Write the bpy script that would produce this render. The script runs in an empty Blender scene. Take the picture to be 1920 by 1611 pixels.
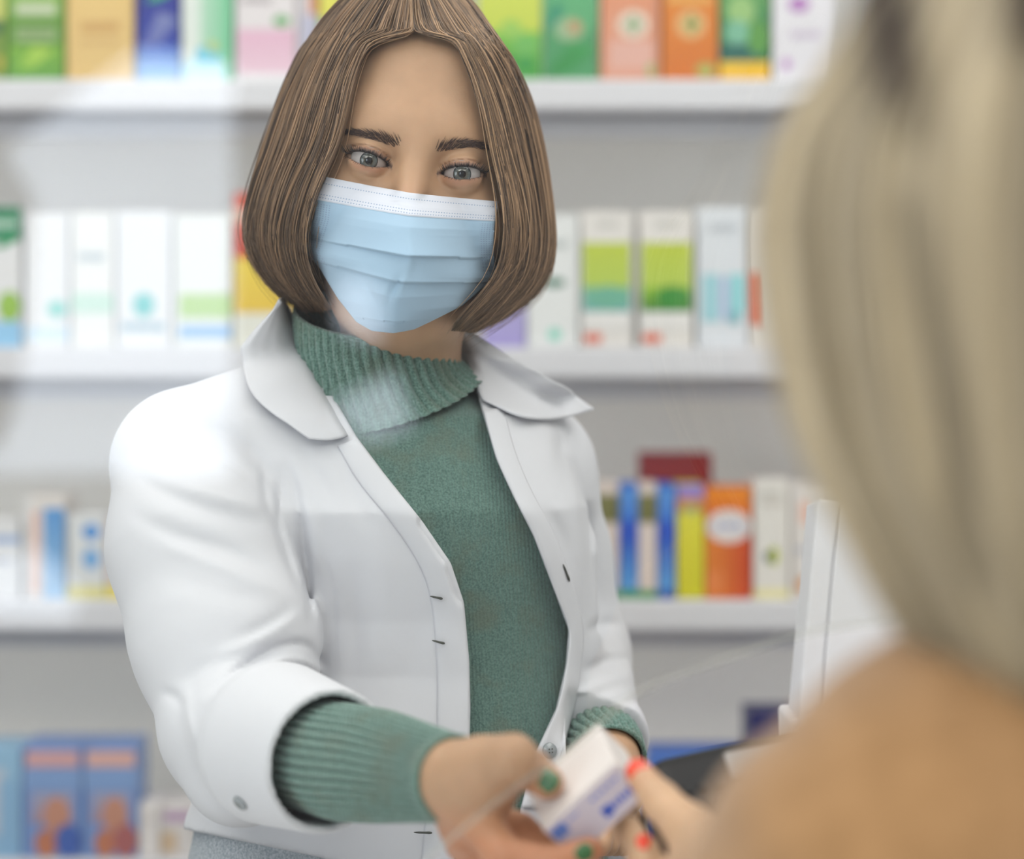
import bpy, bmesh, math, random
import numpy as np
from mathutils import Vector, Matrix
from mathutils.bvhtree import BVHTree

# ------------------------------------------------------------------ camera, world, lights, exposure
SC = bpy.context.scene
COL = SC.collection
LENS, SENSOR = 85.0, 36.0
F = 1920 * LENS / SENSOR            # focal length in pixels
CAM_Z, HORIZON = 1.40, 700.0        # lens height, image row of the horizon
cam_data = bpy.data.cameras.new('camera')
cam = bpy.data.objects.new('camera', cam_data)
COL.objects.link(cam)
cam.location = (0, 0, CAM_Z)
cam.rotation_euler = (math.radians(90), 0, 0)
cam_data.lens, cam_data.sensor_width = LENS, SENSOR
cam_data.shift_y = -(805.5 - HORIZON) / 1920
cam_data.clip_start = 0.05
cam_data.dof.use_dof = True
cam_data.dof.focus_distance = 1.555
cam_data.dof.aperture_fstop = 2.8
SC.camera = cam

world = bpy.data.worlds.new('daylight')
SC.world = world
world.use_nodes = True
world.node_tree.nodes['Background'].inputs[0].default_value = (0.80, 0.88, 1.0, 1)
world.node_tree.nodes['Background'].inputs[1].default_value = 5.2

SC.view_settings.view_transform = 'Standard'
SC.view_settings.look = 'None'
SC.view_settings.gamma = 1.0
SC.view_settings.use_curve_mapping = False
SC.view_settings.exposure = 0.0
SC.cycles.max_bounces = 8
SC.cycles.adaptive_threshold = 0.025
SC.cycles.transparent_max_bounces = 16
SC.cycles.caustics_reflective = False
SC.cycles.caustics_refractive = False
SC.cycles.use_denoising = True

def area(name, loc, size, power, color=(1, 1, 1), rot=(0, 0, 0)):
    d = bpy.data.lights.new(name, 'AREA')
    d.shape = 'RECTANGLE'
    d.size, d.size_y = size
    d.energy = power
    d.color = color
    o = bpy.data.objects.new(name, d)
    COL.objects.link(o)
    o.location = loc
    o.rotation_euler = rot
    return o

CEIL = 2.80
PANELS = [(-0.9, -1.4, 35), (0.9, -1.4, 27), (-0.9, 0.4, 4), (0.9, 0.4, 5.5), (-0.8, 1.62, 9), (0.8, 1.62, 9)]
for (x, y, p) in PANELS:
    area('ceiling_panel_light', (x, y, CEIL - 0.06), (1.1, 1.1), p, (1.0, 0.97, 0.93))

# ------------------------------------------------------------------ helpers
def W(px, py, d):
    """A point of the place seen at a pixel of the photograph, at distance d in front of the lens."""
    return np.array([(px - 960.0) / F * d, d, CAM_Z - (py - HORIZON) / F * d])

def proj(P):
    y = np.maximum(P[:, 1], 0.05)
    return 960.0 + F * P[:, 0] / y, HORIZON - F * (P[:, 2] - CAM_Z) / y

def lin(c):
    c = c / 255.0
    return c / 12.92 if c <= 0.04045 else ((c + 0.055) / 1.055) ** 2.4

def S(r, g, b):
    return (lin(r), lin(g), lin(b), 1.0)

_mats = {}
def mat(name, color=(0.8, 0.8, 0.8, 1), rough=0.5, metal=0.0, sss=0.0, sheen=0.0, spec=0.5, coat=0.0, setup=None):
    if name in _mats:
        return _mats[name]
    m = bpy.data.materials.new(name)
    m.use_nodes = True
    nt = m.node_tree
    b = nt.nodes['Principled BSDF']
    b.inputs['Base Color'].default_value = color
    b.inputs['Roughness'].default_value = rough
    b.inputs['Metallic'].default_value = metal
    b.inputs['Specular IOR Level'].default_value = spec
    if sss:
        b.inputs['Subsurface Weight'].default_value = sss
        b.inputs['Subsurface Radius'].default_value = (1.0, 0.35, 0.2)
        b.inputs['Subsurface Scale'].default_value = 0.006
    if sheen:
        b.inputs['Sheen Weight'].default_value = sheen
        b.inputs['Sheen Roughness'].default_value = 0.5
    if coat:
        b.inputs['Coat Weight'].default_value = coat
    if setup:
        setup(nt, b)
    _mats[name] = m
    return m

def node(nt, kind, **kw):
    n = nt.nodes.new(kind)
    for k, v in kw.items():
        if hasattr(n, k):
            setattr(n, k, v)
        else:
            n.inputs[k].default_value = v
    return n

def noise_color(scale, c1, c2, lo=0.35, hi=0.65, detail=3.0, bump=0.0, bump_dist=0.001):
    def f(nt, b):
        tc = node(nt, 'ShaderNodeTexCoord')
        n = node(nt, 'ShaderNodeTexNoise', Scale=scale, Detail=detail)
        nt.links.new(tc.outputs['Object'], n.inputs['Vector'])
        r = node(nt, 'ShaderNodeValToRGB')
        r.color_ramp.elements[0].position, r.color_ramp.elements[0].color = lo, c1
        r.color_ramp.elements[1].position, r.color_ramp.elements[1].color = hi, c2
        nt.links.new(n.outputs['Fac'], r.inputs['Fac'])
        nt.links.new(r.outputs['Color'], b.inputs['Base Color'])
        if bump:
            bp = node(nt, 'ShaderNodeBump', Strength=bump, Distance=bump_dist)
            nt.links.new(n.outputs['Fac'], bp.inputs['Height'])
            nt.links.new(bp.outputs['Normal'], b.inputs['Normal'])
    return f

def fast_mesh(name, V, faces, smooth=True):
    """faces: an (n, k) index array, or a list of such arrays."""
    fl = faces if isinstance(faces, list) else [faces]
    fl = [np.asarray(f, dtype=np.int32) for f in fl if len(f)]
    me = bpy.data.meshes.new(name)
    V = np.asarray(V, dtype=np.float32)
    me.vertices.add(len(V))
    me.vertices.foreach_set('co', V.ravel())
    idx = np.concatenate([f.ravel() for f in fl])
    tot = np.concatenate([np.full(len(f), f.shape[1], dtype=np.int32) for f in fl])
    start = np.concatenate([[0], np.cumsum(tot)[:-1]]).astype(np.int32)
    me.loops.add(len(idx))
    me.loops.foreach_set('vertex_index', idx)
    me.polygons.add(len(tot))
    me.polygons.foreach_set('loop_start', start)
    me.polygons.foreach_set('loop_total', tot)
    me.update(calc_edges=True)
    me.validate()
    if smooth:
        me.polygons.foreach_set('use_smooth', np.ones(len(me.polygons), dtype=bool))
    return me

def obj(name, me, material=None, parent=None):
    o = bpy.data.objects.new(name, me)
    COL.objects.link(o)
    if material is not None:
        for m in (material if isinstance(material, (list, tuple)) else [material]):
            me.materials.append(m)
    if parent is not None:
        o.parent = parent
        o.matrix_parent_inverse = Matrix.Translation(parent.location).inverted() if parent.parent is None else parent.matrix_parent_inverse.copy()
        if parent.parent is not None:
            o.matrix_parent_inverse = Matrix.Identity(4)
    return o

def thing(name, loc, label, cat, group=None):
    o = bpy.data.objects.new(name, None)
    o.empty_display_size = 0.05
    COL.objects.link(o)
    o.location = loc
    return tag(o, label, cat, group)

def tag(o, label, cat, group=None):
    o['label'] = label
    o['category'] = cat
    if group:
        o['group'] = group
    return o

def struct(o):
    o['kind'] = 'structure'
    return o

def bm_mesh(bm, name, smooth=False):
    me = bpy.data.meshes.new(name)
    bm.normal_update()
    bm.to_mesh(me)
    bm.free()
    if smooth:
        me.polygons.foreach_set('use_smooth', np.ones(len(me.polygons), dtype=bool))
    return me

def add_box(bm, lo, hi, bevel=0.0, seg=2, M=None):
    r = bmesh.ops.create_cube(bm, size=1.0)
    vs = r['verts']
    c = [(lo[i] + hi[i]) / 2 for i in range(3)]
    s = [hi[i] - lo[i] for i in range(3)]
    for v in vs:
        v.co = Vector((c[0] + v.co.x * s[0], c[1] + v.co.y * s[1], c[2] + v.co.z * s[2]))
    if bevel:
        es = list({e for v in vs for e in v.link_edges})
        rb = bmesh.ops.bevel(bm, geom=es, offset=bevel, segments=seg, affect='EDGES', profile=0.5)
        vs = list({v for f in rb['faces'] for v in f.verts} | {v for v in vs if v.is_valid})
    if M is not None:
        for v in vs:
            v.co = M @ v.co
    return vs

def box_obj(name, lo, hi, material, parent=None, bevel=0.0, seg=2, M=None):
    bm = bmesh.new()
    add_box(bm, lo, hi, bevel, seg, M)
    return obj(name, bm_mesh(bm, name), material, parent)

def tube_arrays(P, R, sides=6, closed_ends=True):
    """Tubes along (n strands, k points, 3) paths with radii (n, k). Returns vertices and quads."""
    P = np.asarray(P, dtype=np.float32)
    R = np.asarray(R, dtype=np.float32)
    n, k, _ = P.shape
    T = np.gradient(P, axis=1)
    T /= np.linalg.norm(T, axis=2, keepdims=True) + 1e-12
    ref = np.zeros_like(T)
    mean = np.abs(T.mean(axis=1))
    ax = mean.argmin(axis=1)
    ref[np.arange(n), :, ax] = 1.0
    A = np.cross(T, ref)
    A /= np.linalg.norm(A, axis=2, keepdims=True) + 1e-12
    B = np.cross(T, A)
    th = np.arange(sides) * 2 * math.pi / sides
    V = P[:, :, None, :] + R[:, :, None, None] * (np.cos(th)[None, None, :, None] * A[:, :, None, :] + np.sin(th)[None, None, :, None] * B[:, :, None, :])
    idx = np.arange(n * k * sides).reshape(n, k, sides)
    a = idx[:, :-1, :]
    b = np.roll(a, -1, axis=2)
    c = np.roll(idx[:, 1:, :], -1, axis=2)
    d = idx[:, 1:, :]
    Q = np.stack([a, d, c, b], axis=-1).reshape(-1, 4)
    faces = [Q]
    if closed_ends:
        faces.append(idx[:, 0, :].reshape(n, sides))
        faces.append(idx[:, -1, ::-1].reshape(n, sides))
    return V.reshape(-1, 3), faces

def tube_obj(name, pts, radius, material, parent=None, sides=8):
    pts = np.asarray(pts, dtype=float)[None]
    r = np.broadcast_to(np.asarray(radius, dtype=float), pts.shape[1:2])[None]
    V, f = tube_arrays(pts, r, sides)
    return obj(name, fast_mesh(name, V, f), material, parent)

def smooth_path(pts, n):
    """Catmull-Rom through the points, n samples evenly spread."""
    p = np.asarray(pts, dtype=float)
    q = np.vstack([2 * p[0] - p[1], p, 2 * p[-1] - p[-2]])
    out = []
    m = len(p) - 1
    for i in range(m):
        t = np.linspace(0, 1, 24, endpoint=(i == m - 1))[:, None]
        a, b, c, d = q[i], q[i + 1], q[i + 2], q[i + 3]
        out.append(0.5 * ((2 * b) + (-a + c) * t + (2 * a - 5 * b + 4 * c - d) * t ** 2 + (-a + 3 * b - 3 * c + d) * t ** 3))
    o = np.vstack(out)
    L = np.concatenate([[0], np.cumsum(np.linalg.norm(np.diff(o, axis=0), axis=1))])
    s = np.linspace(0, L[-1], n)
    return np.stack([np.interp(s, L, o[:, j]) for j in range(o.shape[1])], axis=1)

def grid_faces(nu, nv, wrap_u=False, off=0):
    idx = np.arange(nu * nv).reshape(nv, nu) + off
    if wrap_u:
        a = idx[:-1]; b = np.roll(a, -1, axis=1); d = idx[1:]; c = np.roll(d, -1, axis=1)
    else:
        a = idx[:-1, :-1]; b = idx[:-1, 1:]; c = idx[1:, 1:]; d = idx[1:, :-1]
    return np.stack([a, b, c, d], axis=-1).reshape(-1, 4)

# ------------------------------------------------------------------ soft solids: distance fields turned into meshes
def smin(a, b, k):
    h = np.clip(0.5 + 0.5 * (b - a) / k, 0, 1)
    return b + (a - b) * h - k * h * (1 - h)

def smax(a, b, k):
    return -smin(-a, -b, k)

def ell(P, c, r):
    q = (P - np.asarray(c, dtype=np.float32)) / np.asarray(r, dtype=np.float32)
    k0 = np.sqrt((q * q).sum(axis=1)) + 1e-9
    q2 = q / np.asarray(r, dtype=np.float32)
    k1 = np.sqrt((q2 * q2).sum(axis=1)) + 1e-9
    return k0 * (k0 - 1.0) / k1

def cone(P, a, b, ra, rb):
    a = np.asarray(a, dtype=np.float32); b = np.asarray(b, dtype=np.float32)
    ba = b - a
    t = np.clip(((P - a) @ ba) / (ba @ ba), 0, 1)
    d = P - a - t[:, None] * ba
    return np.sqrt((d * d).sum(axis=1)) - (ra + (rb - ra) * t)

def chain(P, pts, rad, k):
    d = None
    for i in range(len(pts) - 1):
        e = cone(P, pts[i], pts[i + 1], rad[i], rad[i + 1])
        d = e if d is None else smin(d, e, k)
    return d

def field_mesh(name, f, lo, hi, h):
    """Surface of the field f inside the box lo..hi at step h, as vertices and quads."""
    lo = np.asarray(lo, dtype=np.float32); hi = np.asarray(hi, dtype=np.float32)
    c = 4
    nc = np.ceil((hi - lo) / (h * c)).astype(int) + 1
    n = nc * c + 1
    ax = [lo[i] + h * c * np.arange(nc[i] + 1, dtype=np.float32) for i in range(3)]
    G = np.stack(np.meshgrid(*ax, indexing='ij'), axis=-1).reshape(-1, 3)
    D = f(G).reshape(nc + 1).astype(np.float32)
    mn = np.full(nc, 1e9, np.float32)
    for dx in (0, 1):
        for dy in (0, 1):
            for dz in (0, 1):
                mn = np.minimum(mn, np.abs(D[dx:dx + nc[0], dy:dy + nc[1], dz:dz + nc[2]]))
    act = np.argwhere(mn < h * c * 2.2)
    V = np.repeat(np.repeat(np.repeat(np.sign(D), c, 0), c, 1), c, 2)[:n[0], :n[1], :n[2]].copy()
    # nearest coarse sign everywhere, exact values in the active cells
    mask = np.zeros(tuple(n), dtype=bool)
    off = np.arange(c + 1)
    O = np.stack(np.meshgrid(off, off, off, indexing='ij'), axis=-1).reshape(-1, 3)
    for s in range(0, len(act), 20000):
        ijk = (act[s:s + 20000, None, :] * c + O[None]).reshape(-1, 3)
        mask[ijk[:, 0], ijk[:, 1], ijk[:, 2]] = True
    I = np.argwhere(mask)
    vals = np.empty(len(I), np.float32)
    for s in range(0, len(I), 400000):
        vals[s:s + 400000] = f(lo + I[s:s + 400000].astype(np.float32) * h)
    V[mask] = vals
    # surface nets
    neg = V < 0
    cnt = np.zeros(tuple(n - 1), np.int8)
    for dx in (0, 1):
        for dy in (0, 1):
            for dz in (0, 1):
                cnt += neg[dx:n[0] - 1 + dx, dy:n[1] - 1 + dy, dz:n[2] - 1 + dz]
    cells = np.argwhere((cnt > 0) & (cnt < 8) & mask[:-1, :-1, :-1])
    cid = np.full(tuple(n - 1), -1, np.int32)
    cid[cells[:, 0], cells[:, 1], cells[:, 2]] = np.arange(len(cells))
    cor = np.array([[i, j, k] for i in (0, 1) for j in (0, 1) for k in (0, 1)])
    cv = np.stack([V[cells[:, 0] + q[0], cells[:, 1] + q[1], cells[:, 2] + q[2]] for q in cor], axis=1)
    acc = np.zeros((len(cells), 3), np.float32); num = np.zeros(len(cells), np.float32)
    for i in range(8):
        for j in range(i + 1, 8):
            if np.abs(cor[i] - cor[j]).sum() != 1:
                continue
            a, b = cv[:, i], cv[:, j]
            x = (a < 0) != (b < 0)
            t = np.where(x, a / np.where(x, a - b, 1), 0)
            acc += np.where(x[:, None], cor[i] + t[:, None] * (cor[j] - cor[i]), 0)
            num += x
    verts = lo + (cells + acc / np.maximum(num, 1)[:, None]) * h
    quads = []
    for axis in range(3):
        u, v = (axis + 1) % 3, (axis + 2) % 3
        sl = [slice(None)] * 3; sl[axis] = slice(0, -1)
        sh = [slice(None)] * 3; sh[axis] = slice(1, None)
        e = np.argwhere(neg[tuple(sl)] != neg[tuple(sh)])
        ok = (e[:, u] > 0) & (e[:, v] > 0) & (e[:, u] < n[u] - 1) & (e[:, v] < n[v] - 1)
        e = e[ok]
        eu = np.zeros(3, int); eu[u] = 1
        ev = np.zeros(3, int); ev[v] = 1
        q = np.stack([cid[tuple((e - eu - ev).T)], cid[tuple((e - ev).T)], cid[tuple(e.T)], cid[tuple((e - eu).T)]], axis=1)
        inside = neg[tuple(e.T)]
        q[~inside] = q[~inside][:, ::-1]
        quads.append(q[(q >= 0).all(axis=1)])
    return verts, np.concatenate(quads)

def merge(parts):
    Vs, Fs, o = [], [], 0
    for V, f in parts:
        for g in (f if isinstance(f, list) else [f]):
            if len(g):
                Fs.append(np.asarray(g) + o)
        Vs.append(np.asarray(V)); o += len(V)
    return np.concatenate(Vs), Fs

def bvh_of(V, Q):
    return BVHTree.FromPolygons(np.asarray(V).tolist(), np.asarray(Q).tolist())

CAMP = Vector((0, 0, CAM_Z))
def ray(bvh, px, py):
    d = Vector(((px - 960) / F, 1.0, -(py - HORIZON) / F)).normalized()
    hit, nrm, i, dist = bvh.ray_cast(CAMP, d)
    return (np.array(hit), np.array(nrm)) if hit is not None else (None, None)

def hash01(n, seed=0):
    return np.random.RandomState(seed).rand(n)

def set_uv(me, uv_by_vertex):
    lay = me.uv_layers.new(name='UVMap')
    li = np.empty(len(me.loops), np.int32)
    me.loops.foreach_get('vertex_index', li)
    lay.data.foreach_set('uv', np.asarray(uv_by_vertex, np.float32)[li].ravel())

def sheet(name, P, thick, material, parent, uv=None):
    """A cloth or paper sheet with thickness from a (rows, cols, 3) grid; front side is row x col order."""
    nv, nu, _ = P.shape
    du = np.gradient(P, axis=1); dv = np.gradient(P, axis=0)
    N = np.cross(du, dv); N /= np.linalg.norm(N, axis=2, keepdims=True) + 1e-12
    view = P - np.array([0, 0, CAM_Z])
    s = np.sign((N * view).sum(axis=2).mean())
    N = N * s                                     # now points away from the lens
    V = np.concatenate([P.reshape(-1, 3), (P + N * thick).reshape(-1, 3)])
    Q = grid_faces(nu, nv)
    n = nu * nv
    ring = list(range(nu)) + [nu * (r + 1) - 1 for r in range(1, nv)] + list(range(n - 2, n - nu - 1, -1)) + [nu * r for r in range(nv - 2, 0, -1)]
    ring = np.array(ring); nx = np.roll(ring, -1)
    side = np.stack([ring, nx, nx + n, ring + n], axis=1)
    if s > 0:
        front, back = Q, Q[:, ::-1] + n
        side = side[:, ::-1]
    else:
        front, back = Q[:, ::-1], Q + n
    # front must face the lens
    a, b, c = V[front[:, 0]], V[front[:, 1]], V[front[:, 2]]
    fn = np.cross(b - a, c - a)
    if (fn * (a - np.array([0, 0, CAM_Z]))).sum(axis=1).mean() > 0:
        front, back, side = front[:, ::-1], back[:, ::-1], side[:, ::-1]
    me = fast_mesh(name, V, [front, back, side])
    if uv is not None:
        set_uv(me, np.concatenate([uv.reshape(-1, 2)] * 2))
    return obj(name, me, material, parent)

# ------------------------------------------------------------------ the room
GLASS_Y, BACK_Y, SHELF_Y = 1.22, -2.30, 2.37
M_WALL = mat('wall_paint', S(226, 226, 224), 0.7)
M_CEIL = mat('ceiling_paint', S(235, 235, 233), 0.8)
M_FLOOR = mat('floor_tile', S(188, 184, 178), 0.35, setup=noise_color(6, S(222, 220, 216), S(236, 234, 230)))
M_SHELF = mat('white_laminate', S(214, 214, 219), 0.4)
M_BACK = mat('grey_back_panel', S(236, 234, 229), 0.55)
struct(box_obj('floor', (-2.6, BACK_Y, -0.1), (2.6, 2.9, 0.0), M_FLOOR))
struct(box_obj('ceiling', (-2.6, BACK_Y, CEIL), (2.6, 2.9, CEIL + 0.1), M_CEIL))
struct(box_obj('wall_left', (-2.7, BACK_Y, 0), (-2.6, 2.9, CEIL), M_WALL))
struct(box_obj('wall_right', (2.6, BACK_Y, 0), (2.7, 2.9, CEIL), M_WALL))
struct(box_obj('wall_rear', (-2.6, 2.8, 0), (2.6, 2.9, CEIL), M_WALL))

def wall_with_openings(name, y, thick, outlines):
    bm = bmesh.new()
    es = []
    def loop(pts):
        vs = [bm.verts.new((p[0], y, p[1])) for p in pts]
        for i in range(len(vs)):
            es.append(bm.edges.new((vs[i], vs[(i + 1) % len(vs)])))
    loop([(-2.6, 0), (2.6, 0), (2.6, CEIL), (-2.6, CEIL)])
    for o in outlines:
        loop(o)
    bmesh.ops.triangle_fill(bm, edges=es, use_beauty=True)
    r = bmesh.ops.extrude_face_region(bm, geom=bm.faces[:])
    for v in r['geom']:
        if isinstance(v, bmesh.types.BMVert):
            v.co.y -= thick
    bmesh.ops.recalc_face_normals(bm, faces=bm.faces[:])
    return struct(obj(name, bm_mesh(bm, name), mat('slate_wall_paint', S(104, 106, 110), 0.7)))

VD = 2 * GLASS_Y - BACK_Y             # how far away the shop front appears in the glass
def behind(px, py):
    return ((px - 960) / F * VD, CAM_Z - (py - HORIZON) / F * VD)
SHINE_CUT = [behind(*p) for p in [(6, 283), (120, 190), (250, 92), (330, 100), (436, 118), (436, 500), (436, 890), (200, 888), (-60, 888), (-60, 850), (-5, 846), (22, 780), (46, 640), (55, 480), (62, 368)]]  # cut-outs added to the unseen wall, shaped to throw bright reflections on the glass
SHINE_CUT2 = [behind(*p) for p in [(-40, 1045), (60, 1030), (110, 1060), (150, 1120), (130, 1165), (-40, 1160)]]
SHINE_CUT3 = [behind(*p) for p in [(630, 540), (668, 516), (712, 540), (716, 640), (690, 640), (634, 622)]]
SHINE_CUT4 = [behind(*p) for p in [(626, 752), (738, 700), (776, 796), (690, 832), (634, 790)]]
wall_with_openings('wall_front', BACK_Y, 0.03, [SHINE_CUT, SHINE_CUT2, SHINE_CUT3, SHINE_CUT4])

# ceiling light fittings
M_DIFF = mat('light_diffuser', S(240, 240, 238), 0.5)
_b = M_DIFF.node_tree.nodes['Principled BSDF']
_b.inputs['Emission Color'].default_value = (1, 0.97, 0.93, 1)
_b.inputs['Emission Strength'].default_value = 1.0
for i, (x, y, p) in enumerate(PANELS):
    struct(box_obj('trim_%d' % (i + 1), (x - 0.6, y - 0.6, CEIL - 0.045), (x + 0.6, y + 0.6, CEIL), M_DIFF, bevel=0.004))

# an unseen glowing window added as soft fill from the left, behind the lens
M_FILL = mat('fill_light_pane', S(200, 210, 220), 0.3)
_b = M_FILL.node_tree.nodes['Principled BSDF']
_b.inputs['Emission Color'].default_value = (0.90, 0.95, 1, 1)
_b.inputs['Emission Strength'].default_value = 3.2
fill_win = struct(box_obj('fill_window_1', (-2.599, -1.95, 0.75), (-2.575, -1.89, 2.35), M_SHELF))
for lo, hi in (((-2.599, -0.11, 0.75), (-2.575, -0.05, 2.35)), ((-2.599, -1.89, 0.75), (-2.575, -0.11, 0.81)), ((-2.599, -1.89, 2.29), (-2.575, -0.11, 2.35)), ((-2.599, -1.02, 0.81), (-2.575, -0.98, 2.29))):
    box_obj('fill_window_frame', lo, hi, M_SHELF, fill_win)
for y0, y1 in ((-1.89, -1.02), (-0.98, -0.11)):
    box_obj('fill_window_pane', (-2.598, y0, 0.81), (-2.590, y1, 2.29), M_FILL, fill_win)

# ------------------------------------------------------------------ shelving
def zrow(py, y=SHELF_Y):
    return CAM_Z - (py - HORIZON) / F * y
ROWS = {1: zrow(148), 2: zrow(652), 3: zrow(1126), 4: zrow(1614)}
M_SHELF_FILL = mat('shelf_fill_glow', S(240, 238, 232), 0.4)  # glow of the added strips that lift the dim shelf backs
_b = M_SHELF_FILL.node_tree.nodes['Principled BSDF']
_b.inputs['Emission Color'].default_value = (1, 0.98, 0.94, 1)
_b.inputs['Emission Strength'].default_value = 4.8
shelf = thing('shelving_unit', (0, 2.5, 0), 'tall white shelving unit full of medicine cartons behind the pharmacist', 'shelving')
box_obj('back_panel', (-1.55, 2.66, 0.02), (1.55, 2.69, 2.3), M_BACK, shelf)
for s in (-1, 1):
    box_obj('side_panel', (s * 1.55 - 0.012, SHELF_Y, 0.0), (s * 1.55 + 0.012, 2.69, 2.3), M_SHELF, shelf, 0.002)
for r, z in list(ROWS.items()) + [(0, ROWS[1] + 0.27), (5, ROWS[4] - 0.26)]:
    sh = box_obj('shelf_board', (-1.535, SHELF_Y, z - 0.030), (1.535, 2.66, z), M_SHELF, shelf, 0.003)
    strip = box_obj('fill_strip', (-1.53, SHELF_Y + 0.0752, z - 0.048), (1.53, SHELF_Y + 0.078, z - 0.036), M_SHELF_FILL, sh)  # hidden behind the rail, added to brighten the back panel
    box_obj('support_rail', (-1.535, SHELF_Y + 0.05, z - 0.052), (1.535, SHELF_Y + 0.075, z - 0.031), M_SHELF, sh, 0.002)

# ------------------------------------------------------------------ cartons
def carton_setup(nt, b):
    a = node(nt, 'ShaderNodeVertexColor')
    a.layer_name = 'Print'
    nt.links.new(a.outputs['Color'], b.inputs['Base Color'])
M_CARTON = mat('printed_card', (1, 1, 1, 1), 0.42, setup=carton_setup)
CNT = [0]
def carton(x0, x1, ytop, row, body, decals, label, dy=0.012, depth=0.07, group=None, z=None, turn=None):
    """A printed carton standing on shelf `row`; decals are (kind, u0, v0, u1, v1, colour top, colour bottom) on its front, v from the top."""
    y = SHELF_Y + dy
    zb = (ROWS[row] if z is None else z) + 0.0008
    xa, xb = (x0 - 960) / F * y, (x1 - 960) / F * y
    zt = CAM_Z - (ytop - HORIZON) / F * y
    w, h = (xb - xa) * 0.985, zt - zb
    bm = bmesh.new()
    lay = bm.loops.layers.float_color.new('Print')
    add_box(bm, (-w / 2, 0, 0), (w / 2, depth, h), 0.0009, 2)
    for f in bm.faces:
        for l in f.loops:
            l[lay] = body
    def patch(pts, cols, lift):
        vs = [bm.verts.new((-w / 2 + u * w, -lift, h * (1 - v))) for u, v in pts]
        f = bm.faces.new(vs)
        f.normal_update()
        for l, c in zip(f.loops, cols):
            l[lay] = c
    for k, d in enumerate(decals):
        kind, u0, v0, u1, v1, c = d[:6]
        c2 = d[6] if len(d) > 6 else c
        lift = 0.0003 + 0.00008 * k
        if kind == 'r':
            patch([(u0, v1), (u1, v1), (u1, v0), (u0, v0)], [c2, c2, c, c], lift)
        elif kind == 'h':                                    # colour runs from left to right
            patch([(u0, v1), (u1, v1), (u1, v0), (u0, v0)], [c, c2, c2, c], lift)
        elif kind == 'e':
            n = 20
            pts = [((u0 + u1) / 2 + (u1 - u0) / 2 * math.cos(-a), (v0 + v1) / 2 + (v1 - v0) / 2 * math.sin(-a)) for a in [2 * math.pi * i / n for i in range(n)]]
            patch(pts, [c] * n, lift)
        elif kind == 'p':                                    # plus sign
            cu, cv, du, dv = (u0 + u1) / 2, (v0 + v1) / 2, (u1 - u0) / 2, (v1 - v0) / 2
            patch([(cu - du, cv + dv * .3), (cu + du, cv + dv * .3), (cu + du, cv - dv * .3), (cu - du, cv - dv * .3)], [c] * 4, lift)
            patch([(cu - du * .3, cv + dv), (cu + du * .3, cv + dv), (cu + du * .3, cv - dv), (cu - du * .3, cv - dv)], [c] * 4, lift + 0.00003)
        elif kind == 't':                                    # a line of small print
            n = max(3, int((u1 - u0) * 16))
            rr = random.Random(int(u0 * 97 + v0 * 991) + k)
            u = u0
            for i in range(n):
                g = (u1 - u0) / n
                patch([(u, v1), (u + g * (0.5 + 0.35 * rr.random()), v1), (u + g * 0.6, v0), (u, v0)], [c] * 4, lift)
                u += g
        elif kind == 'w':                                    # a leaf or swoosh, slanting
            patch([(u0, v1), ((u0 + u1) / 2, v1 - (v1 - v0) * .15), (u1, v0 + (v1 - v0) * .2), ((u0 + u1) / 2, v0)], [c2, c, c, c], lift)
    CNT[0] += 1
    o = obj('medicine_carton', bm_mesh(bm, 'medicine_carton'), M_CARTON)
    o.location = ((xa + xb) / 2, y, zb)
    o.rotation_euler.z = math.radians(random.Random(CNT[0]).uniform(-1.2, 1.2) if turn is None else turn)
    tag(o, label, 'medicine box', group or {1: 'cartons on the top shelf', 2: 'cartons on the second shelf', 3: 'cartons on the third shelf', 4: 'cartons on the lowest shelf'}[row])
    return o

WH, OFFW = S(226, 226, 228), S(216, 214, 210)
T = -75
# top shelf, left to right
carton(-80, 10, T, 1, S(120, 150, 60), [('r', .6, .1, 1, .5, S(200, 205, 110)), ('e', .7, .5, .95, .62, S(30, 90, 60)), ('e', .8, .8, .98, .92, S(190, 180, 70))], 'dark green carton cut by the photo edge, left end of the top shelf')
carton(12, 122, T, 1, S(88, 140, 40), [('r', .06, .05, .94, .48, S(150, 185, 90), S(110, 160, 50)), ('r', .15, .36, .85, .46, S(190, 200, 170)), ('r', .15, .56, .85, .68, S(150, 175, 120)), ('r', .03, .72, .97, 1, S(120, 170, 50), S(90, 150, 60)), ('w', .15, .72, .8, .92, S(170, 205, 80), S(130, 180, 60)), ('t', .2, .59, .8, .63, S(70, 110, 50))], 'leaf green carton between dark green and tan cartons on the top shelf')
carton(124, 251, T, 1, S(222, 186, 118), [('r', .02, .02, .98, .98, S(224, 190, 120), S(216, 184, 122)), ('r', .2, .52, .8, .6, S(196, 154, 92)), ('t', .2, .66, .8, .7, S(190, 150, 96)), ('r', .02, 0, .98, .3, S(214, 200, 110), S(224, 190, 120))], 'plain tan carton beside the green carton on the top shelf')
carton(254, 338, T - 10, 1, S(40, 52, 150), [('r', 0, 0, 1, .3, S(226, 220, 215)), ('r', 0, .3, 1, .72, S(28, 38, 140), S(36, 60, 160)), ('r', 0, .72, 1, 1, S(50, 90, 190), S(140, 190, 235)), ('w', .1, .45, .95, .75, S(120, 130, 180), S(80, 90, 170)), ('w', .2, .25, .95, .38, S(60, 160, 110))], 'deep blue carton shading to pale blue on the top shelf', dy=0.02)
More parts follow.
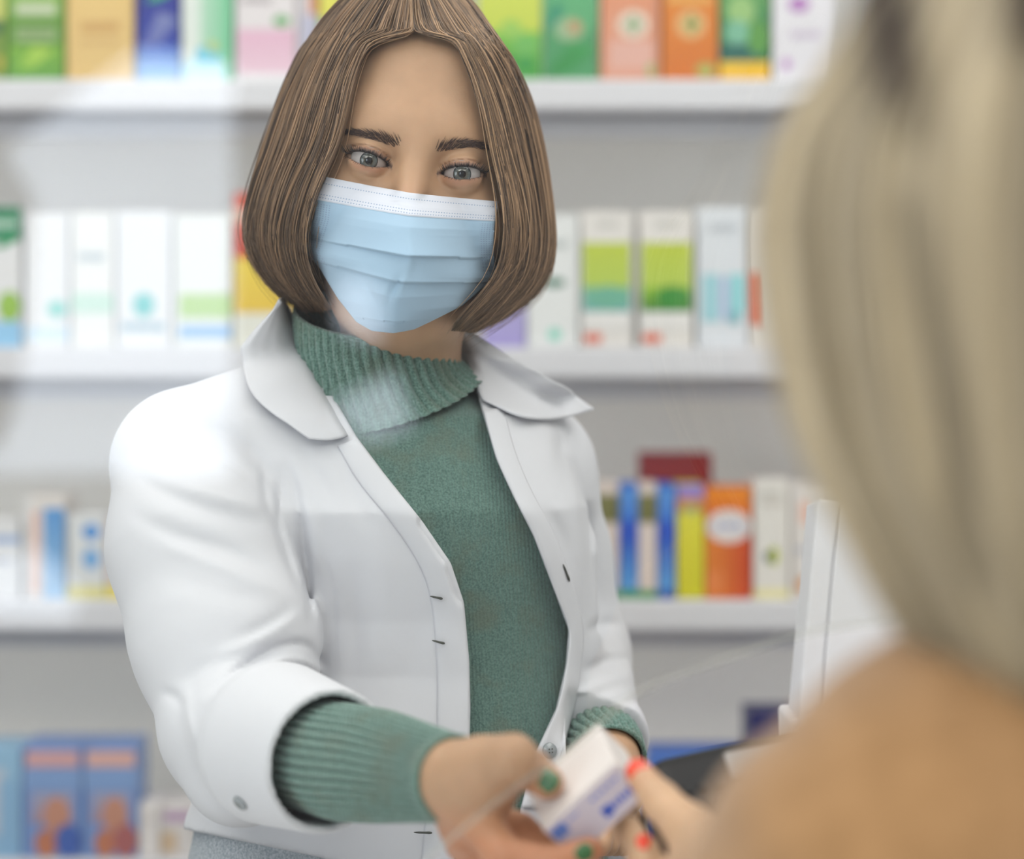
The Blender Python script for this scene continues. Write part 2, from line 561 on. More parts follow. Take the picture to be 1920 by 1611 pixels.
carton(341, 437, T, 1, S(218, 226, 220), [('h', .35, 0, 1, 1, S(180, 214, 192), S(100, 190, 140)), ('e', .25, .72, .75, .9, S(90, 190, 215)), ('e', .5, .68, .7, .78, S(190, 200, 120)), ('r', 0, .85, .85, 1, S(190, 225, 235))], 'white carton with a mint green side on the top shelf')
carton(441, 556, T, 1, S(222, 216, 218), [('r', .03, .58, .98, .98, S(222, 178, 200), S(226, 196, 210)), ('e', .62, .46, .9, .56, S(110, 170, 110)), ('r', .02, .95, 1, 1, WH), ('t', .1, .3, .6, .36, S(170, 160, 165))], 'white carton with a pink lower half behind the brown bob')
carton(558, 597, T, 1, S(220, 215, 222), [('r', .55, 0, 1, .45, S(210, 140, 100)), ('r', .2, .45, .9, .9, S(190, 190, 215))], 'narrow white carton with an orange stripe by the brown bob', dy=0.02)
carton(599, 706, T, 1, S(210, 205, 70), [('r', 0, .1, 1, .5, S(218, 214, 90)), ('r', 0, .5, 1, 1, S(120, 180, 70), S(60, 140, 60))], 'yellow carton half hidden behind the crown of the brown bob')
carton(895, 1016, T, 1, S(190, 204, 70), [('r', 0, .05, 1, .62, S(206, 214, 88), S(190, 205, 80)), ('r', 0, .6, 1, 1, S(120, 185, 70), S(60, 150, 60)), ('e', .35, .5, .7, .66, S(150, 195, 90)), ('e', .55, .62, .95, .8, S(110, 180, 90)), ('e', .6, .8, .9, .93, S(60, 150, 70)), ('w', .1, .78, .6, .98, S(40, 130, 60))], 'yellow carton with green leaves right of the brown bob')
carton(1018, 1121, T, 1, S(76, 150, 98), [('r', 0, .05, 1, .6, S(96, 172, 120), S(90, 165, 112)), ('e', .2, .48, .75, .68, S(150, 180, 140)), ('e', .45, .5, .7, .62, S(186, 150, 110)), ('w', .02, .68, .98, .98, S(60, 150, 80), S(50, 130, 66)), ('w', 0, .35, .4, .6, S(50, 140, 110))], 'teal green leafy carton between yellow and salmon cartons')
carton(1126, 1238, T, 1, S(216, 136, 92), [('r', .06, .02, .94, .98, S(218, 140, 96), S(216, 160, 140)), ('e', .28, .42, .82, .66, S(222, 204, 188)), ('p', .42, .47, .68, .61, S(110, 160, 110)), ('r', .15, .68, .9, .9, S(220, 172, 158)), ('e', .78, .86, .98, .98, S(150, 180, 120)), ('r', .9, 0, 1, 1, S(206, 140, 110))], 'salmon carton with a green plus in a pale disc, top shelf')
carton(1241, 1347, T, 1, S(214, 124, 40), [('r', .06, .02, .94, .98, S(222, 138, 50), S(206, 112, 40)), ('e', .25, .42, .78, .66, S(222, 178, 120)), ('p', .4, .46, .66, .61, S(100, 140, 70)), ('e', .6, .86, .95, .98, S(170, 170, 90)), ('r', .1, .3, .9, .36, S(226, 170, 90))], 'bright orange carton with a green plus in a pale disc, top shelf')
carton(1349, 1444, T, 1, S(60, 130, 80), [('r', 0, 0, 1, .5, S(120, 170, 90), S(70, 140, 84)), ('e', .15, .3, .7, .56, S(150, 190, 120)), ('e', .1, .5, .6, .72, S(120, 180, 150)), ('r', 0, .7, .9, .84, S(40, 100, 90)), ('e', .55, .5, 1.0, .8, S(90, 150, 70)), ('r', 0, .85, 1, 1, S(230, 190, 60), S(234, 180, 50))], 'dark green carton with a yellow foot on the top shelf')
carton(1448, 1565, T, 1, S(224, 222, 228), [('e', .25, .3, .6, .44, S(180, 130, 190)), ('e', .15, .82, .3, .92, S(190, 140, 200)), ('t', .3, .6, .8, .65, S(190, 170, 200))], 'white carton with small purple dots, right end of the top shelf')
# second shelf
carton(-70, 40, 388, 2, WH, [('r', 0, 0, 1, .24, S(40, 130, 90)), ('t', .3, .09, .95, .15, S(200, 225, 210)), ('w', .5, .2, 1, .3, S(60, 150, 100)), ('e', .6, .6, 1, .82, S(150, 190, 80)), ('r', 0, .82, 1, 1, S(150, 200, 235))], 'white carton with a green top band, left end of the second shelf')
carton(46, 130, 400, 2, S(226, 226, 228), [('e', .5, .65, .95, .78, S(120, 200, 190)), ('r', 0, .85, 1, .95, S(200, 220, 235))], 'white carton with a teal spot behind the bright reflection', dy=0.016)
carton(133, 214, 398, 2, S(228, 228, 226), [('r', 0, .6, 1, .75, S(190, 220, 205)), ('t', .15, .3, .8, .36, S(150, 170, 180))], 'white carton with a pale green band behind the bright reflection')
carton(217, 322, 396, 2, S(226, 227, 230), [('e', .3, .6, .7, .78, S(90, 190, 190)), ('t', .1, .82, .9, .88, S(120, 170, 190))], 'white carton with a round teal emblem behind the bright reflection')
carton(325, 434, 402, 2, S(226, 228, 226), [('r', .1, .6, 1, .78, S(170, 205, 120)), ('r', .1, .84, 1, .93, S(130, 180, 225))], 'white carton with lime and blue bands left of the brown bob')
carton(438, 545, 362, 2, S(222, 176, 60), [('r', 0, 0, 1, .42, S(206, 84, 50), S(200, 70, 40)), ('r', 0, .1, 1, .2, S(222, 180, 160)), ('r', 0, .42, 1, .78, S(232, 206, 80), S(226, 190, 70)), ('r', 0, .78, 1, 1, S(226, 226, 216))], 'red and yellow carton left of the brown bob, second shelf')
carton(905, 986, 470, 2, S(176, 168, 214), [('r', .1, .1, .9, .5, S(214, 210, 228)), ('r', 0, .5, 1, 1, S(180, 172, 218), S(160, 150, 206))], 'lilac carton peeping out under the right tips of the bob')
carton(988, 1086, 402, 2, S(224, 226, 226), [('e', .3, .48, .75, .55, S(70, 120, 100)), ('e', .4, .86, .66, .95, S(130, 210, 190)), ('t', .2, .2, .8, .25, S(160, 170, 170))], 'plain white carton with a small green mark right of the bob')
for k, (xa, xb, c1, lab) in enumerate([(1089, 1186, S(110, 170, 170), 'white carton with a lime to teal picture, nearer the brown bob'), (1198, 1301, S(50, 120, 50), 'white carton with a lime to dark green picture, right of its twin')]):
    carton(xa, xb, 396, 2, S(224, 220, 216), [('t', .3, .07, .75, .12, S(190, 190, 185)), ('r', .03, .23, .97, .58, S(186, 200, 70), S(176, 200, 90)), ('r', .03, .56, .97, .74, (S(120, 180, 150) if k == 0 else S(140, 185, 60)), c1), ('e', .3 if k else .1, .55, .95, .72, (S(60, 140, 60) if k else S(110, 175, 150))), ('r', .06, .9, .4, .97, S(222, 120, 100)), ('r', .02, .74, .98, .87, S(226, 224, 222))], lab, dy=0.008)
carton(1306, 1403, 388, 2, S(218, 222, 228), [('r', .1, .48, .45, .82, S(160, 206, 216)), ('r', .62, .48, .95, .76, S(150, 210, 216)), ('r', .48, .5, .6, .8, S(190, 190, 226)), ('e', .6, .74, .85, .84, S(120, 180, 190)), ('t', .25, .12, .8, .17, S(186, 192, 200))], 'white carton with pale blue columns on the second shelf')
carton(1406, 1500, 392, 2, S(222, 218, 214), [('r', .02, .46, .32, .84, S(216, 110, 90)), ('t', .4, .2, .9, .25, S(180, 180, 180))], 'white carton with a coral stripe beside the blonde hair')
# third shelf
carton(-70, 38, 975, 3, S(224, 224, 226), [('r', 0, .2, 1, .3, S(170, 190, 225)), ('t', .2, .5, .9, .55, S(150, 160, 190))], 'white carton with a blue line, left end of the third shelf')
carton(44, 122, 930, 3, S(222, 216, 212), [('r', .2, .15, .36, .95, S(226, 180, 165)), ('r', .48, .12, 1, 1, S(90, 150, 210), S(150, 190, 225)), ('r', 0, 0, .2, 1, S(226, 224, 224))], 'white carton with red stripe and blue side, third shelf')
carton(126, 198, 966, 3, S(218, 220, 222), [('e', .4, .1, .85, .3, S(90, 150, 215)), ('e', .4, .4, .85, .65, S(120, 170, 220)), ('r', 0, .85, 1, 1, S(222, 215, 150))], 'white carton with two blue spots beside the coat sleeve')
carton(200, 262, 972, 3, S(222, 206, 206), [('r', .3, .4, 1, .8, S(120, 160, 220)), ('r', 0, .82, 1, 1, S(232, 214, 110))], 'pale pink carton with a yellow foot touching the coat outline')
for k, (xa, xb) in enumerate([(1096, 1160), (1197, 1231)]):
    carton(xa, xb, 906, 3, S(214, 200, 192), [('r', 0, .1, 1, .34, S(120, 118, 70), S(110, 108, 60)), ('r', .1, .36, .95, .9, S(222, 206, 198)), ('r', 0, .93, 1, 1, S(60, 150, 90))], ['pinkish carton with olive top touching the white coat', 'pinkish carton with olive top between two blue cartons'][k], dy=0.01)
for k, (xa, xb) in enumerate([(1162, 1196), (1233, 1266)]):
    carton(xa, xb, 908, 3, S(40, 100, 196), [('r', 0, .04, 1, .5, S(90, 150, 220), S(40, 96, 200)), ('r', 0, .5, 1, .92, S(44, 90, 190), S(90, 160, 220)), ('r', 0, .93, 1, 1, S(60, 150, 90) if k == 0 else S(40, 90, 170)), ('e', .2, .3, .8, .5, S(30, 70, 190))], ['blue carton between the two pinkish cartons', 'blue carton beside the yellow carton'][k], dy=0.012)
carton(1269, 1320, 908, 3, S(216, 206, 50), [('r', 0, 0, 1, .14, S(150, 130, 200)), ('r', 0, .12, 1, .24, S(206, 140, 80)), ('r', .2, .18, .8, .28, S(170, 170, 110)), ('r', 0, .26, 1, 1, S(222, 214, 60), S(206, 200, 44))], 'slim yellow carton with a purple top on the third shelf')
carton(1322, 1409, 914, 3, S(216, 96, 30), [('r', 0, 0, 1, .3, S(232, 140, 36), S(220, 100, 36)), ('h', 0, .42, 1, 1, S(222, 130, 50), S(196, 60, 34)), ('e', .02, .2, 1.0, .5, S(224, 216, 214)), ('t', .2, .32, .85, .38, S(150, 170, 210)), ('r', .0, .75, .4, .95, S(226, 130, 70))], 'orange and red carton with a white oval on the third shelf')
carton(1413, 1481, 900, 3, S(226, 222, 216), [('e', .42, .56, .7, .72, S(180, 190, 60)), ('e', .3, .6, .5, .7, S(60, 90, 100)), ('r', 0, .92, 1, 1, S(230, 222, 170)), ('t', .2, .1, .8, .14, S(190, 188, 180)), ('t', .2, .18, .8, .21, S(200, 190, 180))], 'white carton with a small lime emblem on the third shelf')
carton(1484, 1560, 908, 3, S(224, 218, 214), [('r', .2, .15, .5, .35, S(230, 190, 175)), ('e', .1, .8, .6, .97, S(206, 150, 100)), ('t', .1, .55, .7, .6, S(170, 180, 200))], 'white carton with an orange patch beside the white till display')
red = carton(1198, 1336, 850, 3, S(140, 36, 44), [('t', .15, .3, .85, .5, S(170, 80, 84)), ('r', .04, .08, .96, .2, S(156, 44, 50))], 'dark red box standing behind the blue and yellow cartons', dy=0.11, depth=0.06)
# lowest shelf
carton(-60, 40, 1400, 4, S(150, 190, 220), [('r', 0, .2, .7, .8, S(190, 200, 214)), ('r', .6, .3, 1, 1, S(140, 180, 215))], 'pale blue carton cut by the photo edge on the lowest shelf')
for k, (xa, xb) in enumerate([(42, 154), (156, 259)]):
    carton(xa, xb, 1396, 4, S(122, 150, 204), [('r', .05, .06, .95, .2, S(214, 166, 166) if k == 0 else S(222, 176, 166)), ('r', 0, .22, 1, .4, S(132, 162, 210)), ('r', .15, .42, .85, .7, S(160, 165, 195), S(170, 140, 150)), ('e', .35, .46, .8, .78, S(196, 140, 118)), ('e', .2, .75, .6, 1, S(190, 120, 90)), ('e', .55, .7, 1, 1, S(70, 100, 176) if k == 0 else S(170, 100, 100))], ['blue carton with a pink top label, left one of the pair', 'blue carton with a pink top label beside white cartons'][k])  # blues lightened in the print to stand in for reflection haze
carton(261, 299, 1506, 4, S(228, 222, 220), [('t', .2, .3, .8, .36, S(190, 180, 180))], 'slim white carton beside the blue pair on the lowest shelf')
carton(301, 362, 1512, 4, S(218, 212, 210), [('r', .1, .1, 1, .3, S(190, 160, 190)), ('r', 0, .5, .5, .9, S(206, 180, 150))], 'off white carton with a mauve band touching the coat hem')
carton(1215, 1402, 1412, 4, S(50, 96, 180), [('r', 0, 0, 1, .3, S(90, 130, 200), S(40, 84, 190))], 'wide blue carton behind the card terminal on the lowest shelf')
carton(1405, 1500, 1336, 4, S(34, 36, 92), [('r', 0, .5, 1, 1, S(110, 80, 120))], 'navy blue carton beside the white till display, lowest shelf')

# ------------------------------------------------------------------ counter, screen, till display, card terminal
CT = 1.06
M_COUNTER = mat('counter_white', S(232, 232, 232), 0.3)
counter = thing('sales_counter', (0, 1.3, 0), 'white pharmacy sales counter under the clear screen', 'counter')
box_obj('worktop', (-1.6, 1.10, CT - 0.035), (1.7, 1.47, CT), M_COUNTER, counter, 0.004)
box_obj('front_panel', (-1.58, 1.13, 0.0), (1.68, 1.15, CT - 0.035), M_SHELF, counter, 0.002)
for x in (-1.58, 1.66):
    box_obj('side_panel', (x, 1.15, 0.0), (x + 0.02, 1.45, CT - 0.035), M_SHELF, counter, 0.002)

def glass_setup(nt, b):
    out = nt.nodes['Material Output']
    lw = node(nt, 'ShaderNodeLayerWeight')
    lw.inputs['Blend'].default_value = 0.5
    pw = node(nt, 'ShaderNodeMath', operation='POWER')
    pw.inputs[1].default_value = 5.0
    ml = node(nt, 'ShaderNodeMath', operation='MULTIPLY_ADD')
    ml.inputs[1].default_value = 0.96
    ml.inputs[2].default_value = 0.04
    nt.links.new(lw.outputs['Facing'], pw.inputs[0])
    nt.links.new(pw.outputs[0], ml.inputs[0])
    tr = node(nt, 'ShaderNodeBsdfTransparent')
    tr.inputs['Color'].default_value = (0.985, 0.995, 0.99, 1)
    gl = node(nt, 'ShaderNodeBsdfGlossy')
    gl.inputs['Roughness'].default_value = 0.0
    mx = node(nt, 'ShaderNodeMixShader')
    nt.links.new(ml.outputs[0], mx.inputs[0])
    nt.links.new(tr.outputs[0], mx.inputs[1])
    nt.links.new(gl.outputs[0], mx.inputs[2])
    nt.links.new(mx.outputs[0], out.inputs['Surface'])
M_GLASS = mat('clear_glass', setup=glass_setup)
def edge_setup(nt, b):
    out = nt.nodes['Material Output']
    tr = node(nt, 'ShaderNodeBsdfTransparent')
    mx = node(nt, 'ShaderNodeMixShader')
    mx.inputs[0].default_value = 0.38
    nt.links.new(tr.outputs[0], mx.inputs[1])
    nt.links.new(b.outputs[0], mx.inputs[2])
    nt.links.new(mx.outputs[0], out.inputs['Surface'])
M_EDGE = mat('ground_glass_edge', S(214, 222, 214), 0.4, setup=edge_setup)

notch = smooth_path([(650, 1962), (700, 1800), (790, 1640), (860, 1570), (960, 1490), (1060, 1420), (1200, 1304), (1323, 1254), (1407, 1226), (1486, 1200), (1612, 1177), (1750, 1168), (1900, 1180), (2100, 1230), (2300, 1330), (2480, 1520), (2560, 1962)], 60)
N2 = np.array([W(p[0], p[1], GLASS_Y)[[0, 2]] for p in notch])
tg = np.gradient(N2, axis=0); tg /= np.linalg.norm(tg, axis=1, keepdims=True)
nrm = np.stack([-tg[:, 1], tg[:, 0]], axis=1)          # away from the opening
inner, outer = N2.copy(), N2 + nrm * 0.0035
for a in (inner, outer):
    a[0, 1] = a[-1, 1] = CT + 0.0005
bm = bmesh.new()
frame2 = [(1.5, CT + 0.0005), (1.5, 2.05), (-1.45, 2.05), (-1.45, CT + 0.0005)]
def outline(pts, y):
    return [bm.verts.new((p[0], y, p[1])) for p in list(pts) + frame2]
fv = outline(outer, GLASS_Y - 0.0025)
bv = outline(inner, GLASS_Y + 0.0025)
bm.faces.new(fv)
bm.faces.new(bv[::-1])
for i in range(len(fv)):
    j = (i + 1) % len(fv)
    f = bm.faces.new((fv[i], bv[i], bv[j], fv[j]))
    f.material_index = 1 if i < len(notch) - 1 else 0
bmesh.ops.recalc_face_normals(bm, faces=bm.faces[:])
screen = obj('counter_screen', bm_mesh(bm, 'counter_screen'), [M_GLASS, M_EDGE])
tag(screen, 'clear glass counter screen with an arched pass-through opening', 'glass screen')

# till display: white housing on a foot, leaning a little
M_WPL = mat('white_plastic', S(222, 222, 226), 0.4)
MD = 1.42
till = thing('till_display', (W(1640, 0, MD)[0], MD, CT), 'white plastic till display behind the blonde woman\'s hair', 'till display')
c0 = W(1653, 1190, MD)
Mx = Matrix.Translation(Vector(c0)) @ Matrix.Rotation(math.radians(6.0), 4, 'Y') @ Matrix.Rotation(math.radians(-6), 4, 'X')
hous = box_obj('housing', (-0.0345, -0.02, -0.067), (0.06, 0.03, 0.074), M_WPL, till, 0.0015, 3, Mx)
box_obj('side_cover', (-0.047, -0.0185, -0.068), (-0.0347, 0.03, 0.0735), M_WPL, till, 0.0015, 3, Mx)
c1 = W(1560, 1356, MD)
box_obj('base', (c1[0] - 0.0275, MD - 0.02, c1[2] - 0.014), (c1[0] + 0.11, MD + 0.04, c1[2] + 0.006), M_WPL, till, 0.003, 3)
box_obj('stand', (c1[0] + 0.01, MD - 0.01, CT), (c1[0] + 0.09, MD + 0.03, c1[2] - 0.012), M_WPL, till, 0.003, 3)

# card terminal on a stalk
M_BLK = mat('black_plastic', S(20, 21, 23), 0.45, spec=0.3)
M_GREY = mat('grey_gloss_plastic', S(150, 148, 146), 0.2, coat=0.5)
TD = 1.315
c2 = W(1385, 1532, TD)
term = thing('card_terminal', (c2[0], TD, CT), 'black card payment terminal on a stalk between the two women', 'card terminal')
Mt = Matrix.Translation(Vector(c2)) @ Matrix.Rotation(math.radians(-13), 4, 'Y') @ Matrix.Rotation(math.radians(34), 4, 'X')
box_obj('terminal_body', (-0.048, -0.022, -0.020), (0.056, 0.046, 0.020), M_BLK, term, 0.017, 6, Mt)
box_obj('screen_cover', (0.000, 0.010, 0.0165), (0.040, 0.030, 0.0216), M_GREY, term, 0.002, 3, Mt)
for i in range(4):
    for j in range(2):
        box_obj('key', (-0.036 + i * 0.0085, -0.006 + j * 0.011, 0.0180), (-0.0300 + i * 0.0085, 0.001 + j * 0.011, 0.0214), M_BLK, term, 0.0012, 2, Mt)
bm = bmesh.new()
bmesh.ops.create_cone(bm, cap_ends=True, segments=24, radius1=0.035, radius2=0.014, depth=0.012, matrix=Matrix.Translation((c2[0], TD + 0.02, CT + 0.006)))
bmesh.ops.create_cone(bm, cap_ends=True, segments=20, radius1=0.009, radius2=0.009, depth=c2[2] - CT - 0.02, matrix=Matrix.Translation((c2[0], TD + 0.02, (c2[2] + CT) / 2)))
obj('stalk', bm_mesh(bm, 'stalk', True), M_BLK, term)
cab = smooth_path([W(1350, 1560, TD), W(1270, 1545, 1.30), W(1214, 1512, 1.295), W(1206, 1545, 1.295), W(1232, 1620, 1.30), W(1290, 1760, 1.31), (c2[0] - 0.05, TD + 0.01, CT + 0.004)], 40)
tube_obj('cable', cab, 0.0022, M_BLK, term)

# ------------------------------------------------------------------ people: materials
def skin_setup(nt, b):
    a = node(nt, 'ShaderNodeVertexColor'); a.layer_name = 'Tint'
    tc = node(nt, 'ShaderNodeTexCoord')
    n = node(nt, 'ShaderNodeTexNoise', Scale=90.0, Detail=4.0)
    nt.links.new(tc.outputs['Object'], n.inputs['Vector'])
    mr = node(nt, 'ShaderNodeMapRange')
    mr.inputs['To Min'].default_value = 0.90; mr.inputs['To Max'].default_value = 1.08
    nt.links.new(n.outputs['Fac'], mr.inputs['Value'])
    mx = node(nt, 'ShaderNodeMix', data_type='RGBA', blend_type='MULTIPLY')
    mx.inputs[0].default_value = 1.0
    nt.links.new(a.outputs['Color'], mx.inputs[6])
    nt.links.new(mr.outputs['Result'], mx.inputs[7])
    nt.links.new(mx.outputs[2], b.inputs['Base Color'])
    n2 = node(nt, 'ShaderNodeTexNoise', Scale=900.0, Detail=2.0)
    nt.links.new(tc.outputs['Object'], n2.inputs['Vector'])
    bp = node(nt, 'ShaderNodeBump', Strength=0.12, Distance=0.0006)
    nt.links.new(n2.outputs['Fac'], bp.inputs['Height'])
    nt.links.new(bp.outputs['Normal'], b.inputs['Normal'])
M_SKIN = mat('skin', rough=0.48, sss=0.12, spec=0.4, setup=skin_setup)
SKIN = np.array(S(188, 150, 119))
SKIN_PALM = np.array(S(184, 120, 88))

def paint(me, cols):
    a = me.color_attributes.new('Tint', 'FLOAT_COLOR', 'POINT')
    a.data.foreach_set('color', np.asarray(cols, np.float32).ravel())

def hair_mat(name, dark, light, streak=None):
    def f(nt, b):
        g = node(nt, 'ShaderNodeNewGeometry')
        r = node(nt, 'ShaderNodeValToRGB')
        r.color_ramp.elements[0].color = dark
        r.color_ramp.elements[1].color = light
        e = r.color_ramp.elements.new(0.75)
        e.color = tuple(0.45 * dark[i] + 0.55 * light[i] for i in range(4))
        nt.links.new(g.outputs['Random Per Island'], r.inputs['Fac'])
        src = r.outputs['Color']
        if streak:
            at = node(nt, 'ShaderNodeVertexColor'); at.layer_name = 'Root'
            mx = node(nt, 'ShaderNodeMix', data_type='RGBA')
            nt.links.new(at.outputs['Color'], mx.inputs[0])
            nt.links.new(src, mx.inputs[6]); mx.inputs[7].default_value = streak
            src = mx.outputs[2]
        nt.links.new(src, b.inputs['Base Color'])
    return mat(name, rough=0.42, spec=0.45, setup=f)

def knit_setup(c1, c2, axis_rot, scale=131.0, depth=0.0006):
    def f(nt, b):
        tc = node(nt, 'ShaderNodeTexCoord')
        n = node(nt, 'ShaderNodeTexNoise', Scale=800.0, Detail=3.0, Roughness=0.6)
        nt.links.new(tc.outputs['Object'], n.inputs['Vector'])
        r = node(nt, 'ShaderNodeValToRGB')
        r.color_ramp.elements[0].position, r.color_ramp.elements[0].color = 0.36, c1
        r.color_ramp.elements[1].position, r.color_ramp.elements[1].color = 0.62, c2
        nt.links.new(n.outputs['Fac'], r.inputs['Fac'])
        n3 = node(nt, 'ShaderNodeTexNoise', Scale=38.0, Detail=3.0)
        nt.links.new(tc.outputs['Object'], n3.inputs['Vector'])
        r3 = node(nt, 'ShaderNodeValToRGB')
        r3.color_ramp.elements[0].position, r3.color_ramp.elements[0].color = 0.50, (0, 0, 0, 1)
        r3.color_ramp.elements[1].position, r3.color_ramp.elements[1].color = 0.70, (0.5, 0.5, 0.5, 1)
        nt.links.new(n3.outputs['Fac'], r3.inputs['Fac'])
        mx = node(nt, 'ShaderNodeMix', data_type='RGBA')
        nt.links.new(r3.outputs['Color'], mx.inputs[0])
        nt.links.new(r.outputs['Color'], mx.inputs[6])
        mx.inputs[7].default_value = S(104, 110, 92)
        nt.links.new(mx.outputs[2], b.inputs['Base Color'])
        w = node(nt, 'ShaderNodeTexWave', wave_type='BANDS', bands_direction='X', Scale=scale, Distortion=1.2)
        w.inputs['Detail Scale'].default_value = 1.0
        mp = node(nt, 'ShaderNodeMapping')
        mp.inputs['Rotation'].default_value = axis_rot
        nt.links.new(tc.outputs['Object'], mp.inputs['Vector'])
        nt.links.new(mp.outputs['Vector'], w.inputs['Vector'])
        ad = node(nt, 'ShaderNodeMath', operation='MULTIPLY_ADD')
        ad.inputs[1].default_value = 1.6
        nt.links.new(w.outputs['Fac'], ad.inputs[0])
        nt.links.new(n.outputs['Fac'], ad.inputs[2])
        bp = node(nt, 'ShaderNodeBump', Strength=0.55, Distance=depth)
        nt.links.new(ad.outputs[0], bp.inputs['Height'])
        nt.links.new(bp.outputs['Normal'], b.inputs['Normal'])
    return f
KC1, KC2 = S(74, 102, 95), S(108, 138, 129)
M_KNIT = mat('green_knit', rough=0.9, sheen=0.35, spec=0.2, setup=knit_setup(KC1, KC2, (0, 0.06, 0)))
M_RIB = mat('green_rib_knit', rough=0.9, sheen=0.35, spec=0.2, setup=knit_setup(S(72, 102, 94), S(120, 152, 142), (0, 0, 0), 131.0, 0.0003))

def cloth_setup(c, bump_scale, dist, strength):
    def f(nt, b):
        b.inputs['Base Color'].default_value = c
        tc = node(nt, 'ShaderNodeTexCoord')
        n = node(nt, 'ShaderNodeTexNoise', Scale=bump_scale, Detail=5.0)
        nt.links.new(tc.outputs['Object'], n.inputs['Vector'])
        bp = node(nt, 'ShaderNodeBump', Strength=strength, Distance=dist)
        nt.links.new(n.outputs['Fac'], bp.inputs['Height'])
        nt.links.new(bp.outputs['Normal'], b.inputs['Normal'])
    return f
M_COAT = mat('white_cotton', rough=0.8, sheen=0.1, spec=0.25, setup=cloth_setup(S(214, 215, 221), 25, 0.004, 0.2))
M_LINING = mat('pale_blue_lining', S(206, 220, 224), 0.8)
M_JEANS = mat('pale_denim', rough=0.85, setup=noise_color(700, S(150, 160, 170), S(196, 202, 208), bump=0.3, bump_dist=0.0005))
M_BUTTON = mat('grey_button', S(150, 156, 160), 0.25, coat=0.4)
M_HOLE = mat('buttonhole_thread', S(70, 72, 66), 0.8)

def px_field(polys, x0, x1, y0, y1, step, fn):
    xs = np.arange(x0, x1 + step, step, dtype=np.float32); ys = np.arange(y0, y1 + step, step, dtype=np.float32)
    X, Y = np.meshgrid(xs, ys, indexing='ij')
    D = fn(X, Y)
    def look(px, py):
        u = np.clip((px - x0) / step, 0, len(xs) - 1.001); v = np.clip((py - y0) / step, 0, len(ys) - 1.001)
        i = u.astype(int); j = v.astype(int); fu = u - i; fv = v - j
        return D[i, j] * (1 - fu) * (1 - fv) + D[i + 1, j] * fu * (1 - fv) + D[i, j + 1] * (1 - fu) * fv + D[i + 1, j + 1] * fu * fv
    return look

def seg_dist(X, Y, pts, closed=False):
    d = np.full(X.shape, 1e9, np.float32)
    n = len(pts)
    for i in range(n if closed else n - 1):
        ax, ay = pts[i]; bx, by = pts[(i + 1) % n]
        l2 = (bx - ax) ** 2 + (by - ay) ** 2 + 1e-9
        t = np.clip(((X - ax) * (bx - ax) + (Y - ay) * (by - ay)) / l2, 0, 1)
        d = np.minimum(d, np.hypot(X - ax - t * (bx - ax), Y - ay - t * (by - ay)))
    return d

def poly_sd(X, Y, pts):
    d = seg_dist(X, Y, pts, True)
    ins = np.zeros(X.shape, bool)
    n = len(pts)
    for i in range(n):
        ax, ay = pts[i]; bx, by = pts[(i + 1) % n]
        if ay == by:
            continue
        c = ((ay > Y) != (by > Y)) & (X < (bx - ax) * (Y - ay) / (by - ay) + ax)
        ins ^= c
    return np.where(ins, -d, d)

# ------------------------------------------------------------------ the pharmacist
ph_base = W(760, 1600, 1.66)
ph = thing('person', (ph_base[0], 1.66, 0), 'woman with a brown bob in a face mask, white coat and green turtleneck', 'person')

